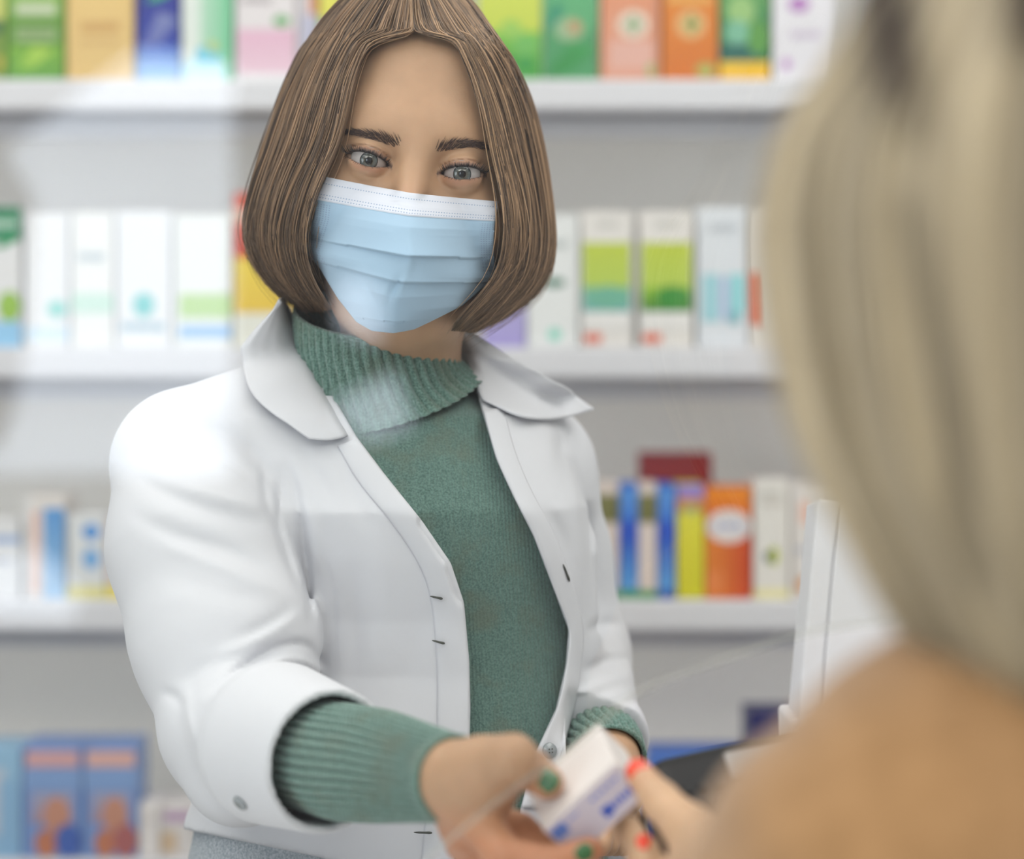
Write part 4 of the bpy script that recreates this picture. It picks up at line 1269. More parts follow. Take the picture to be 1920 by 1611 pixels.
def hair_rows(py, k):
    """centre x, half width, half depth for rows py at layer scale k"""
    xl = np.interp(py, HR[:, 0], HR[:, 1]); xr = np.interp(py, HR[:, 0], HR[:, 2]); b = np.interp(py, HR[:, 0], HR[:, 3])
    cx = ((xl + xr) / 2 - 960) / F * HYC
    return cx, (xr - xl) / 2 / F * HYC * k, b * k
def hair_point(py, side, t, k):
    """Points at rows py (m,), layer k (m,), position t from the face edge (0) to the nape (1)."""
    cx, w, b = hair_rows(py, k)
    w_ = np.clip(np.mean(t) / .08, 0, 1)                  # strands further back part more gently
    inner = (1 - w_) * np.interp(py, HIN[:, 0], HIN[:, 1 if side < 0 else 2]) + w_ * np.interp(py, HIN2[:, 0], HIN2[:, 1 if side < 0 else 2])
    X = cx[:, None] + side * w[:, None] * np.sin(AZ)[None]
    Y = HYC - b[:, None] * np.cos(AZ)[None]
    pxs = 960 + F * X / Y
    # first azimuth at which the pixel has passed the inner edge
    ok = (pxs - inner[:, None]) * side >= 0
    i0 = np.where(ok.any(axis=1), ok.argmax(axis=1), 120)
    i0 = np.minimum(i0, 112)
    a0 = AZ[i0]
    j = np.maximum(i0 - 1, 0)
    p0 = pxs[np.arange(len(py)), j]; p1 = pxs[np.arange(len(py)), i0]
    fr = np.clip((inner - p0) / np.where(np.abs(p1 - p0) < 1e-6, 1, p1 - p0), 0, 1)
    a0 = AZ[j] + (a0 - AZ[j]) * fr
    az = a0 + t * (math.pi - a0)
    x = cx + side * w * np.sin(az); y = HYC - b * np.cos(az)
    z = CAM_Z - (py - HORIZON) / F * np.maximum(HYC - .35 * b * np.cos(az), 1)
    return np.stack([x, y, z], axis=1)

_gx = np.arange(440, 1070, 7.0); _gy = np.arange(-60, 640, 7.0)
_hd = np.full((len(_gx), len(_gy)), 9.0)
_MB = bvh_of(MP.reshape(-1, 3), grid_faces(nu, nv))
for _i, _x in enumerate(_gx):
    for _j, _y in enumerate(_gy):
        _h, _n = ray(HB, _x, _y)
        if _h is not None: _hd[_i, _j] = _h[1]
        if 320 < _y < 640:
            _h, _n = ray(_MB, _x, _y)
            if _h is not None: _hd[_i, _j] = min(_hd[_i, _j], _h[1])
_h2 = _hd.copy()
for _s in range(2):                                   # nearest of the neighbours
    _p = np.pad(_h2, 1, mode='edge')
    _h2 = np.min([_p[1 + a:_p.shape[0] - 1 + a, 1 + b:_p.shape[1] - 1 + b] for a in (-1, 0, 1) for b in (-1, 0, 1)], axis=0)
def over_face(P, front, lift):
    """Hair in front of the ears lies on the face, never inside it."""
    px, py = proj(P)
    i = np.clip(np.round((px - _gx[0]) / 7).astype(int), 0, len(_gx) - 1); j = np.clip(np.round((py - _gy[0]) / 7).astype(int), 0, len(_gy) - 1)
    lim = _h2[i, j] - lift
    y = np.where(front & (P[:, 1] > lim), lim, P[:, 1])
    dy = y - P[:, 1]
    if len(dy) > 6:
        dy = np.convolve(np.pad(dy, 2, mode='edge'), [.15, .2, .3, .2, .15], 'valid')
        dy = np.minimum(dy, 0)
    k = (P[:, 1] + dy) / P[:, 1]
    C = np.array([0, 0, CAM_Z])
    return C + (P - C) * k[:, None]

PYS = np.concatenate([np.linspace(-38, 84, 10), [86, 88, 90, 92, 94, 96, 99, 103, 109, 117, 130, 142], np.linspace(155, 622, 21)])
rs = np.random.RandomState(3)
strands, radii, roots = [], [], []
NS = 7000
for i in range(NS):
    side = -1 if rs.rand() < .5 else 1
    t = rs.rand() ** 1.25 * (1.0 if rs.rand() < .8 else .45)
    layer = 1.0 - .085 * rs.rand() ** 1.3
    end = (584 if side < 0 else 622) - 26 * rs.rand() ** 2 * (1 if rs.rand() < .9 else 5) + 10 * t
    if side < 0: end = min(end, 600)
    end -= 70 * max(0, t - .35)
    m = 43
    sel = np.interp(np.linspace(0, 1, m), np.linspace(0, 1, len(PYS)), PYS)
    py = sel[0] + (sel - sel[0]) * (end - sel[0]) / (sel[-1] - sel[0])
    s01 = np.linspace(0, 1, m)
    clump = math.sin(t * 61 + side * 2.0) * .5 + math.sin(t * 137 + 1.3) * .3
    k = layer + .024 * clump * s01 ** 1.2 + .009 * np.sin(s01 * (4 + 5 * rs.rand()) + rs.rand() * 6)
    k = k - .10 * np.clip((s01 - .86) / .14, 0, 1) ** 1.5 * (.4 + rs.rand())
    dt = .012 * np.sin(s01 * 4 + rs.rand() * 6) * s01 + (.09 * (rs.rand() - .5)) * s01 ** 1.5
    tt = np.clip(t + dt, 0, 1)
    cl = np.round(t * 70) / 70
    tt = tt + (cl - t) * (.25 + .5 * rs.rand()) * s01 ** 1.5
    P = hair_point(py, side, np.clip(tt, 0, 1), k)
    for _ in range(2):
        P[1:-1] = .25 * P[:-2] + .5 * P[1:-1] + .25 * P[2:]
    P = over_face(P, P[:, 1] < HYC + .03, .003 + .006 * (layer - .915) / .085)
    if rs.rand() < .06:                            # flyaways
        P = P + (rs.randn(3) * .0045)[None] * (s01[:, None] ** 1.5) + rs.randn(3)[None] * .0012
    strands.append(P); r0 = .00034 + .00028 * rs.rand()
    radii.append(r0 * np.interp(s01, [0, .1, .75, 1], [.7, 1, .9, .15]))
# under layer: a closed shell so that no light shows through the strands
tg = np.linspace(0, 1, 60)
shell = []
pyr = np.interp(np.linspace(0, 1, 44), np.linspace(0, 1, len(PYS)), PYS)
pyr = np.where(pyr > 0, pyr * .93, pyr)
sh_parts = []
for side in (-1, 1):
    G = np.stack([hair_point(pyr, side, np.full(len(pyr), .015 + .985 * t), np.full(len(pyr), .905) - .10 * np.clip((pyr - 520) / 60, 0, 1)) for t in tg], axis=1)
    G[:, :, 2] += (np.clip(tg - .35, 0, 1) * .045)[None] * np.clip((pyr[:, None] - 300) / 280, 0, 1)
    for _c in range(G.shape[1]):
        G[:, _c] = over_face(G[:, _c], G[:, _c, 1] < HYC + .02, .002)
    sh_parts.append((G.reshape(-1, 3), grid_faces(len(tg), len(pyr))))
V, f = tube_arrays(np.array(strands), np.array(radii), 3)
M_HAIR = hair_mat('brown_hair', S(58, 44, 36), S(190, 154, 120))
M_HAIRIN = mat('brown_hair_under', S(48, 35, 28), 0.6)
V2, F2 = merge([(V, f)] + sh_parts)
me = fast_mesh('hair', V2, F2)
hair = obj('hair', me, [M_HAIR, M_HAIRIN], ph)
nsh = sum(len(p[1]) for p in sh_parts)
mi = np.zeros(len(me.polygons), np.int32); mi[len(mi) - nsh:] = 1
me.polygons.foreach_set('material_index', mi)

# --- sweater with turtleneck and ribbed cuffs
sweater = obj('sweater', fast_mesh('sweater', sv, sq), M_KNIT, ph)

def ribbed_tube(name, centres, radii, axis_hint, nrib, amp, material, parent, rows=90, seg=None, lip=.004, wall=.003, twist=None):
    """A knitted tube through centres with (rx, ry) radii and `nrib` ribs; the first end is rolled inwards."""
    seg = seg or nrib * 8
    c = smooth_path(centres, rows)
    r = np.stack([np.interp(np.linspace(0, 1, rows), np.linspace(0, 1, len(radii)), [q[k] for q in radii]) for k in (0, 1)], 1)
    for k in (0, 1):
        r[:, k] = sm1(r[:, k], 8)
    T = np.gradient(c, axis=0); T /= np.linalg.norm(T, axis=1, keepdims=True)
    A = np.asarray(axis_hint, float)[None] - T * (T @ np.asarray(axis_hint, float))[:, None]
    A /= np.linalg.norm(A, axis=1, keepdims=True)
    B = np.cross(T, A)
    th = np.arange(seg) * 2 * math.pi / seg
    s = np.linspace(0, 1, rows)
    fade = np.clip(s / .05, 0, 1) * np.clip((1 - s) / .03 + .3, 0, 1)
    rib = np.abs(np.sin(th * nrib / 2)) ** .75
    R = 1 + 0 * th
    P = c[:, None] + (r[:, 0, None] - amp * (1 - rib)[None] * fade[:, None])[..., None] * np.cos(th)[None, :, None] * A[:, None] \
        + (r[:, 1, None] - amp * (1 - rib)[None] * fade[:, None])[..., None] * np.sin(th)[None, :, None] * B[:, None]
    inner = []
    for q, w in ((0, wall * .5), (0, wall), (3, wall), (8, wall), (14, wall)):
        off = -lip * .35 if w == wall * .5 else 0
        inner.append(c[q][None] + T[q][None] * off + (r[q, 0] - w) * np.cos(th)[:, None] * A[q][None] + (r[q, 1] - w) * np.sin(th)[:, None] * B[q][None])
    G = np.concatenate([np.array(inner[::-1]), P], axis=0)
    return obj(name, fast_mesh(name, G.reshape(-1, 3), grid_faces(seg, len(G), True)), material, parent)

# the neck opening dips at the front: the ring's axis leans towards the lens
tn0, tn1, tn2, tn3 = W(692, 602, 1.668), W(706, 645, 1.668), W(735, 720, 1.668), W(758, 800, 1.668)
def neck_rows():
    rows = 70; seg = 46 * 8
    s = np.linspace(0, 1, rows)
    cx = np.interp(s, [0, .25, .7, 1], [691, 696, 716, 742]); cy = np.interp(s, [0, .25, .7, 1], [586, 626, 700, 752])
    rad = np.interp(s, [0, .06, .3, .75, .92, 1], [.0515, .0530, .0540, .0560, .0590, .0630])
    for a in (cx, cy, rad): a[:] = sm1(a, 6)
    tilt = np.interp(s, [0, 1], [.34, .30])          # drop of the front edge
    roll = np.interp(s, [0, .6, 1], [.09, -.05, -.26])     # one side higher than the other
    th = np.arange(seg) * 2 * math.pi / seg
    rib = np.abs(np.sin(th * 23)) ** .85
    fade = np.clip(s / .06, 0, 1)
    G = []
    for i in range(rows):
        c = W(cx[i], cy[i], 1.660)
        r = rad[i] - .0034 * (1 - rib) * fade[i]
        x = r * np.cos(th); y = r * np.sin(th)
        z = y * tilt[i] - x * roll[i] * 1.0
        G.append(c[None] + np.stack([x, y, z], 1))
    top = G[0]
    c = W(cx[0], cy[0], 1.660)
    ins = [c[None] + (top - c[None]) * k + np.array([0, 0, dz]) for k, dz in ((.90, -.02), (.92, -.004), (.965, .0012))]
    return np.array(ins + G), seg
G, seg = neck_rows()
obj('turtleneck_collar', fast_mesh('turtleneck_collar', G.reshape(-1, 3), grid_faces(seg, len(G), True)), M_RIB, sweater)

cuff_c = [W(852, 1461, 1.300), W(800, 1452, 1.327), W(720, 1438, 1.370), W(640, 1428, 1.412), W(560, 1408, 1.458), W(520, 1398, 1.480)]
cuff_r = [(.0240, .0240), (.0278, .0275), (.0325, .0320), (.0345, .0342), (.034, .034), (.034, .034)]
ribbed_tube('ribbed_cuff', cuff_c, cuff_r, (0, 0, 1), 36, .0030, M_RIB, sweater, rows=110, lip=.003, wall=.003)
ribbed_tube('ribbed_cuff', [W(1137, 1427, 1.611), W(1132, 1410, 1.622), W(1120, 1382, 1.645)], [(.0275, .0275), (.0285, .0285), (.0275, .0275)], (0, 1, 0), 28, .0020, M_RIB, sweater, rows=60)

# --- white coat
OPEN = [(520, 480), (540, 560), (556, 600), (600, 690), (640, 770), (668, 818), (722, 890), (790, 975), (845, 1055), (870, 1130), (880, 1240), (882, 1330), (880, 1400),
        (870, 1460), (857, 1550), (848, 1660), (844, 1800), (960, 1800), (962, 1650), (975, 1520), (1002, 1415), (1042, 1330), (1060, 1250), (1066, 1182), (1040, 1110), (1000, 1005), (962, 930),
        (930, 860), (905, 775), (890, 720), (868, 660), (845, 600), (850, 480)]
open_px = px_field(None, 120, 1300, 440, 1840, 4.0, lambda X, Y: poly_sd(X, Y, OPEN))
HEM = [(100, 1502), (335, 1553), (580, 1604), (600, 1608), (900, 1700), (1400, 1750)]
FOLDS = [  # polyline in pixels, depth in metres (+ is a groove), half width in pixels
    ([(300, 812), (380, 840), (440, 875), (490, 922)], .0022, 11), ([(255, 895), (335, 938), (430, 968), (500, 985)], .0036, 16),
    ([(250, 968), (335, 1004), (428, 1034), (505, 1075)], .0036, 17), ([(300, 1080), (400, 1105), (500, 1130)], .0016, 22),
    ([(330, 905), (430, 935), (500, 960)], -.0022, 14), ([(300, 1020), (420, 1062), (520, 1110)], -.0022, 16), ([(390, 790), (450, 830), (500, 880)], .0018, 12),
    ([(493, 870), (499, 944), (524, 997), (545, 1065), (577, 1130), (600, 1190)], .0034, 8), ([(530, 870), (524, 940), (524, 1010)], .0016, 6),
    ([(535, 860), (556, 930), (568, 1000), (577, 1080), (584, 1180)], .0046, 9), ([(556, 935), (585, 985), (596, 1080)], -.0024, 14),
    ([(590, 1012), (612, 1062), (627, 1136), (628, 1260)], .0012, 4), ([(560, 835), (600, 900), (640, 960)], .0020, 16), ([(640, 850), (660, 920), (700, 1000)], .0022, 18),
    ([(700, 960), (720, 1040), (715, 1150), (700, 1300)], -.0018, 30), ([(660, 1050), (668, 1180), (660, 1300)], .0018, 16), ([(800, 1130), (770, 1260), (760, 1380)], .0014, 26),
    ([(400, 1232), (470, 1205), (540, 1165), (560, 1150)], -.0034, 12), ([(388, 1300), (432, 1268), (470, 1243), (508, 1219), (550, 1207), (580, 1214), (600, 1245)], .0055, 9),
    ([(440, 1200), (500, 1175), (550, 1140)], .0026, 13), ([(345, 1310), (360, 1270), (395, 1235)], .0014, 13), ([(312, 1290), (338, 1330), (350, 1380)], .0008, 16),
    ([(300, 1300), (325, 1305), (345, 1330)], .0022, 9), ([(365, 1400), (350, 1330), (352, 1290)], -.0022, 10), ([(480, 1256), (530, 1236), (580, 1243), (620, 1280)], -.0028, 7),
    ([(1075, 860), (1095, 950), (1105, 1060), (1108, 1160)], .0030, 10), ([(1020, 940), (1055, 1010), (1070, 1080)], .0022, 12), ([(1100, 1185), (1140, 1170), (1165, 1178)], .0030, 12),
    ([(1090, 1260), (1140, 1240), (1180, 1235)], .0032, 10), ([(1080, 1310), (1130, 1280), (1195, 1262)], -.0022, 12), ([(1100, 1350), (1150, 1320), (1200, 1315)], .0026, 10),
    ([(1118, 860), (1122, 980), (1130, 1100)], -.0016, 10), ([(1060, 800), (1050, 850), (1075, 920)], .0022, 12)]
def fold_one(X, Y, pts, amp, w):
    """A crease along the polyline that fades out at both ends."""
    p = smooth_path(pts, 16)
    out = np.zeros(X.shape, np.float32)
    best = np.full(X.shape, 1e9, np.float32); tt = np.zeros(X.shape, np.float32)
    for i in range(15):
        ax, ay = p[i]; bx, by = p[i + 1]
        t = np.clip(((X - ax) * (bx - ax) + (Y - ay) * (by - ay)) / ((bx - ax) ** 2 + (by - ay) ** 2 + 1e-9), 0, 1)
        d = np.hypot(X - ax - t * (bx - ax), Y - ay - t * (by - ay))
        m = d < best
        best = np.where(m, d, best); tt = np.where(m, (i + t) / 15, tt)
    return amp * np.exp(-(best / w) ** 2) * np.sin(math.pi * np.clip(tt * .96 + .02, 0, 1)) ** .8
fold_px = px_field(None, 120, 1300, 440, 1840, 3.0, lambda X, Y: sum(fold_one(X, Y, p, a, w) for p, a, w in FOLDS).astype(np.float32))
CU0, CU1 = W(500, 1388, 1.474), W(618, 1428, 1.413)
cax = (CU1 - CU0) / np.linalg.norm(CU1 - CU0); cl_ = np.linalg.norm(CU1 - CU0)
def coat_field(P):
    px, py = proj(P)
    d = trunk(P)
    d = smin(d, cone(P, W(640, 768, 1.68), W(352, 872, 1.63), .050, .051), .03)
    d = smin(d, cone(P, W(800, 768, 1.69), W(985, 882, 1.75), .050, .049), .03)
    arm = chain(P, [W(352, 872, 1.625), W(379, 1020, 1.600), W(424, 1200, 1.570), W(440, 1372, 1.530), W(452, 1440, 1.512)], [.051, .0620, .0610, .045, .037], .01)
    arm = smin(arm, cone(P, W(440, 1360, 1.532), W(540, 1400, 1.455), .046, .042), .008)
    d = smin(d, arm, .006)
    arm2 = chain(P, [W(985, 882, 1.752), W(1010, 1050, 1.775), W(1056, 1230, 1.772), W(1118, 1385, 1.645), W(1140, 1450, 1.59)], [.049, .052, .0475, .0330, .031], .012)
    d = smin(d, arm2, .012)
    d = d + fold_px(px, py) * (P[:, 1] < 1.70 + .06 * (px > 1060)) 
    # sleeve end of the left arm is cut square
    w0, w1 = W(1056, 1230, 1.772), W(1126, 1398, 1.635)
    ax = (w1 - w0) / np.linalg.norm(w1 - w0)
    t = (P - w1) @ ax
    d = np.maximum(d, np.where((t > -.02) & (px > 1065) & (py > 1300), t, -1.0))
    # turned-back cuff on the reaching arm
    q = P - CU0
    tt = q @ cax
    rr = np.linalg.norm(q - tt[:, None] * cax, axis=1)
    R = np.interp(tt, [-.01, 0, .012, cl_], [.0475, .0480, .0496, .0428]).astype(np.float32)
    cuff = np.maximum(rr - R + .35 * fold_px(px, py) * 0, np.maximum(-tt, tt - cl_))
    d = np.minimum(d, cuff)
    bore = np.maximum(rr - R + .0050, .012 - tt)
    d = smax(d, -bore, .001)
    # open front, neck and hem
    op = open_px(px, py) * (P[:, 1] / F)
    op = np.maximum(op, P[:, 1] - 1.672)
    d = smax(d, -op, .0015)
    d = np.maximum(d, -cone(P, W(720, 560, 1.672), W(735, 700, 1.672), .062, .056))
    hz = np.interp(px, [h[0] for h in HEM], [h[1] for h in HEM])
    below = (py - hz) * P[:, 1] / F
    d = np.maximum(d, np.where(P[:, 1] > 1.50, below, -1))
    return np.maximum(d, W(0, 1800, 1.64)[2] - P[:, 2])
cv_, cq_ = field_mesh('coat', coat_field, W(170, 1800, 1.62) + [-.03, -.26, -.01], W(1220, 560, 1.64) + [.04, .20, .02], .0022)
CB = bvh_of(cv_, cq_)
coat = obj('coat', fast_mesh('coat', cv_, cq_), M_COAT, ph)

def seat_depth(pts, base, fill):
    out = []
    for p in pts:
        hit, n = ray(base, p[0], p[1])
        out.append(hit[1] if hit is not None else np.nan)
    return np.array(out)

def cloth_flap(name, A, B, parent, lift, n=60, m=26, bulge=None, thick=.0016, material=None, sm=3, base=None):
    """A flap between the polylines A (sewn edge) and B (free edge), lying on the coat and lifted towards the lens by lift(s, t)."""
    a = smooth_path(A, n); b = smooth_path(B, n)
    s = np.linspace(0, 1, m)[:, None, None]
    px = a[None] * (1 - s) + b[None] * s
    if bulge is not None:
        px = px + bulge(np.linspace(0, 1, m)[:, None], np.linspace(0, 1, n)[None, :])
    flat = px.reshape(-1, 2)
    d = seat_depth(flat, base or CB, None).reshape(m, n)
    # fill gaps from the nearest known value along the rows, then smooth
    for _ in range(200):
        bad = np.isnan(d)
        if not bad.any(): break
        p = np.pad(d, 1, constant_values=np.nan)
        nb = np.stack([p[:-2, 1:-1], p[2:, 1:-1], p[1:-1, :-2], p[1:-1, 2:]])
        with np.errstate(all='ignore'):
            mean = np.nanmean(nb, axis=0)
        d = np.where(bad, mean, d)
    for _ in range(sm):
        p = np.pad(d, 1, mode='edge')
        d = (p[:-2, 1:-1] + p[2:, 1:-1] + p[1:-1, :-2] + p[1:-1, 2:] + 2 * d) / 6
    S_, T_ = np.linspace(0, 1, m)[:, None], np.linspace(0, 1, n)[None, :]
    d = d - lift(S_, T_)
    P = np.stack([(px[..., 0] - 960) / F * d, d, CAM_Z - (px[..., 1] - HORIZON) / F * d], -1)
    return sheet(name, P, thick, material or M_COAT, parent)
import warnings
warnings.simplefilter('ignore')
# left collar wing, right collar wing
cloth_flap('collar', [(532, 556), (560, 612), (600, 690), (640, 765), (672, 806)], [(524, 566), (462, 636), (452, 665), (478, 745), (580, 822)], coat,
           lambda s, t: .007 + .010 * s * (1 - .3 * t) + .012 * np.sin(math.pi * s) * (1 - t) , sm=12,
           bulge=lambda s, t: np.stack([0 * s * t + 0 * s, np.sin(math.pi * s) * 10 * t ** 6], -1))
cloth_flap('collar', [(838, 600), (856, 640), (880, 690), (898, 735), (908, 752)], [(856, 606), (900, 632), (975, 680), (1050, 722), (1114, 766)], coat,
           lambda s, t: .008 + .014 * s * t + .010 * np.sin(math.pi * s), sm=14,
           bulge=lambda s, t: np.stack([0 * s * t + 0 * s, np.sin(math.pi * s) * 26 * t ** 5], -1))
# front facings turned to the edge of the opening
cloth_flap('front_facing', [(671, 822), (722, 892), (790, 976), (844, 1056), (868, 1130), (878, 1240), (879, 1330), (878, 1400), (868, 1460), (855, 1550), (846, 1650)],
           [(632, 836), (672, 904), (738, 986), (785, 1060), (808, 1130), (818, 1240), (819, 1330), (817, 1400), (808, 1460), (796, 1550), (786, 1650)], coat,
           lambda s, t: .0030 + .0015 * (1 - s) - .0022 * s ** 6, n=120, m=14, sm=4)
cloth_flap('front_facing', [(906, 768), (931, 858), (963, 930), (1001, 1005), (1041, 1110), (1067, 1182), (1062, 1250), (1044, 1330), (1003, 1418), (978, 1515)],
           [(945, 765), (968, 850), (1000, 925), (1040, 1000), (1076, 1100), (1094, 1182), (1090, 1250), (1076, 1335), (1050, 1425), (1030, 1515)], coat,
           lambda s, t: .0030 + .0015 * (1 - s) - .0022 * s ** 6, n=100, m=14, sm=4)

def button(px, py, base, r, tiltz, parent, lift=.0012, label='grey four-hole button'):
    hit, n = ray(base, px, py)
    if hit is None: return
    n = n if n[1] < 0 else -n
    bm = bmesh.new()
    bmesh.ops.create_cone(bm, cap_ends=True, segments=28, radius1=r, radius2=r * .86, depth=.0022)
    es = [e for e in bm.edges if abs(e.verts[0].co.z - e.verts[1].co.z) < 1e-6]
    bmesh.ops.bevel(bm, geom=es, offset=.0005, segments=2, affect='EDGES')
    q = Vector(n).to_track_quat('Z', 'Y').to_matrix().to_4x4()
    Mw = Matrix.Translation(Vector(hit + n * lift)) @ q
    for v in bm.verts: v.co = Mw @ v.co
    o = obj('button', bm_mesh(bm, 'button', True), M_BUTTON, parent)
    for a in (0.8, 2.37, 3.94, 5.5):
        c = Mw @ Vector((r * .28 * math.cos(a), r * .28 * math.sin(a), .0012))
        bmh = bmesh.new()
        bmesh.ops.create_cone(bmh, cap_ends=True, segments=10, radius1=r * .09, radius2=r * .09, depth=.0004, matrix=Matrix.Translation(c) @ q)
        obj('button_hole', bm_mesh(bmh, 'button_hole'), M_HOLE, o)
    return o
button(452, 1505, CB, .0052, 0, coat)
button(1023, 1408, CB, .0056, 0, coat, .006)
def buttonhole(p0, p1, lift=.0056):
    pts = []
    for k in np.linspace(0, 1, 8):
        hit, n = ray(CB, p0[0] + (p1[0] - p0[0]) * k, p0[1] + (p1[1] - p0[1]) * k)
        if hit is None: return
        v = hit - np.array([0, 0, CAM_Z])
        pts.append(hit - v / np.linalg.norm(v) * lift)
    tube_obj('buttonhole', pts, [.0002, .0005, .0007, .0007, .0007, .0008, .0009, .0005], M_HOLE, coat, 8)
buttonhole((806, 1118), (830, 1123)); buttonhole((810, 1201), (834, 1207)); buttonhole((776, 1561), (810, 1562))
buttonhole((1056, 1058), (1068, 1090), .004)

# --- jeans below the hem
def jeans_field(P):
    px, py = proj(P)
    d = trunk(P) + .006
    hz = np.interp(px, [h[0] for h in HEM], [h[1] for h in HEM]) - 60
    d = np.maximum(d, np.where(P[:, 1] < 1.9, (hz - py) * P[:, 1] / F, -1))
    return np.maximum(d, W(0, 1860, 1.64)[2] - P[:, 2])
jv, jq = field_mesh('jeans', jeans_field, W(250, 1880, 1.64) + [-.02, -.14, -.01], W(1260, 1400, 1.64) + [.03, .19, .02], .0035)
obj('jeans', fast_mesh('jeans', jv, jq), M_JEANS, ph)

# ------------------------------------------------------------------ the box of medicine between the two hands
def quadf(bm, lay, pts, col, lift, n):
    vs = [bm.verts.new(p + n * lift) for p in pts]
    f = bm.faces.new(vs); f.normal_update()
    if Vector(n).dot(f.normal) < 0: f.normal_flip()
    for l in f.loops: l[lay] = col
bm = bmesh.new()
lay = bm.loops.layers.float_color.new('Print')
add_box(bm, (0, 0, 0), (ML, MW, MH), .0010, 3)
Mbox = Matrix(((e1[0], e2[0], e3[0], MB[0]), (e1[1], e2[1], e3[1], MB[1]), (e1[2], e2[2], e3[2], MB[2]), (0, 0, 0, 1)))
for v in bm.verts: v.co = Mbox @ v.co
bmesh.ops.recalc_face_normals(bm, faces=bm.faces[:])
for f in bm.faces:
    for l in f.loops: l[lay] = S(228, 222, 218)
def side(a0, a1, c0_, c1_, col, lift=.0002):
    quadf(bm, lay, [med(ML * a, 0, MH * c) for a, c in ((a0, c0_), (a1, c0_), (a1, c1_), (a0, c1_))], col, lift, -e2)
side(.01, .99, .03, .99, S(206, 202, 216), .0001)
BLU = S(72, 104, 206)
for k in range(5): side(.10 + k * .075, .10 + k * .075 + .055, .20, .27, S(120, 140, 214))
for k in range(6): side(.08 + k * .06, .08 + k * .06 + .042, .58 + .02 * (k % 2), .74, BLU)
side(.36, .46, .54, .80, BLU)
side(.80, .97, .12, .42, S(98, 132, 206)); side(.62, .78, .20, .26, S(150, 164, 216))
quadf(bm, lay, [med(0, MW * b, MH * c) for b, c in ((.06, .30), (.94, .30), (.94, .33), (.06, .33))], S(170, 164, 166), .0001, -e1)
quadf(bm, lay, [med(ML * a, MW * b, 0) for a, b in ((.02, .02), (.98, .02), (.98, .05), (.02, .05))], S(200, 190, 188), .0001, -e3)
handed = obj('medicine_box', bm_mesh(bm, 'medicine_box'), M_CARTON)
tag(handed, 'small white medicine box with blue print passing between two hands', 'medicine box')

# ------------------------------------------------------------------ the customer, seen from behind
CD = .84
cu = thing('person', (W(1990, 0, .86)[0], .86, 0), 'blonde long-haired woman in a tan coat seen from behind, reaching forward', 'person')
C2 = W(2007, 470, CD + .01)
CT_ = W(1199, 1453, 1.256)
CI = W(1180, 1556, 1.290)
cth = [CT_, W(1238, 1503, 1.238), W(1288, 1552, 1.214), W(1350, 1608, 1.185)]
CF = [([W(1300, 1625, 1.205), W(1252, 1656, 1.236), W(1208, 1612, 1.268), CI], [.0120, .0102, .0090, .0072]),
      ([W(1318, 1655, 1.205), W(1268, 1690, 1.228), W(1222, 1650, 1.240), W(1210, 1592, 1.247)], [.0120, .0104, .0092, .0074]),
      ([W(1335, 1690, 1.205), W(1290, 1735, 1.228), W(1250, 1705, 1.244), W(1232, 1660, 1.250)], [.0115, .0100, .0088, .0070]),
      ([W(1352, 1720, 1.200), W(1315, 1770, 1.220), W(1284, 1752, 1.234), W(1266, 1716, 1.240)], [.0100, .0086, .0078, .0062])]
CW = W(1430, 1690, 1.120)
def customer_hand(P):
    d = chain(P, [W(1520, 1775, 1.045), CW, W(1385, 1655, 1.160)], [.019, .0205, .0220], .012)
    d = smin(d, cone(P, W(1385, 1655, 1.160), W(1312, 1630, 1.200), .0220, .0165), .012)
    d = smin(d, cone(P, W(1400, 1690, 1.155), W(1345, 1705, 1.198), .0210, .0140), .012)
    d = smin(d, chain(P, cth, [.0076, .0098, .0122, .0165], .004), .006)
    f = None
    for pts, r in CF:
        g = chain(P, pts, r, .003)
        f = g if f is None else smin(f, g, .0012)
    return smax(smin(d, f, .005), -(box_gap(P) - .0005), .0008)
ap = np.array([p for q, _ in CF for p in q] + cth + [CW, W(1500, 1745, 1.06)])
kv, kq = field_mesh('hand', customer_hand, ap.min(0) - .03, ap.max(0) + .03, .0015)
NB = W(2010, 1000, CD + .02)
def customer_head(P):
    d = ell(P, C2 + np.array([0, .005, .06]), (.073, .088, .085))
    d = smin(d, ell(P, C2 + np.array([-.008, .045, -.02]), (.060, .060, .085)), .03)
    d = smin(d, ell(P, C2 + np.array([-.012, .100, -.01]), (.010, .016, .014)), .01)
    return smin(d, cone(P, C2 + np.array([0, .02, -.05]), W(2010, 1330, CD + .02), .050, .056), .02)
ov, oq = field_mesh('head', customer_head, C2 + [-.10, -.12, -.26], C2 + [.10, .14, .17], .004)
def arm_core(P):
    nb = W(2010, 1400, CD + .02)
    d = chain(P, [nb, W(1700, 1640, .83), W(1640, 2120, .885), W(1470, 1735, 1.085)], [.036, .034, .030, .014], .02)
    return smin(d, cone(P, nb, W(2010, 1900, .86), .04, .08), .04)
yv, yq = field_mesh('core', arm_core, [.02, .70, .90], [.34, 1.12, 1.36], .005)
bv_, bf_ = link([(yv, yq), (kv, kq), (ov, oq)])
me = fast_mesh('body', bv_, bf_)
kc = np.tile(np.array(S(196, 162, 130)), (len(kv), 1))
kc = tint(kc, .5 * np.exp(-(np.linalg.norm(kv - CT_, axis=1) / .012) ** 2), S(222, 150, 120))
paint(me, np.concatenate([np.tile(SKIN, (len(yv), 1)), kc, np.tile(SKIN, (len(ov), 1))]))
cbody = obj('body', me, M_SKIN, cu)
KB = bvh_of(kv, kq)
nail_on(KB, None, 1194, 1441, CT_, cth[1], .0060, .0062, M_NRED, 'bright red painted thumbnail', cbody)
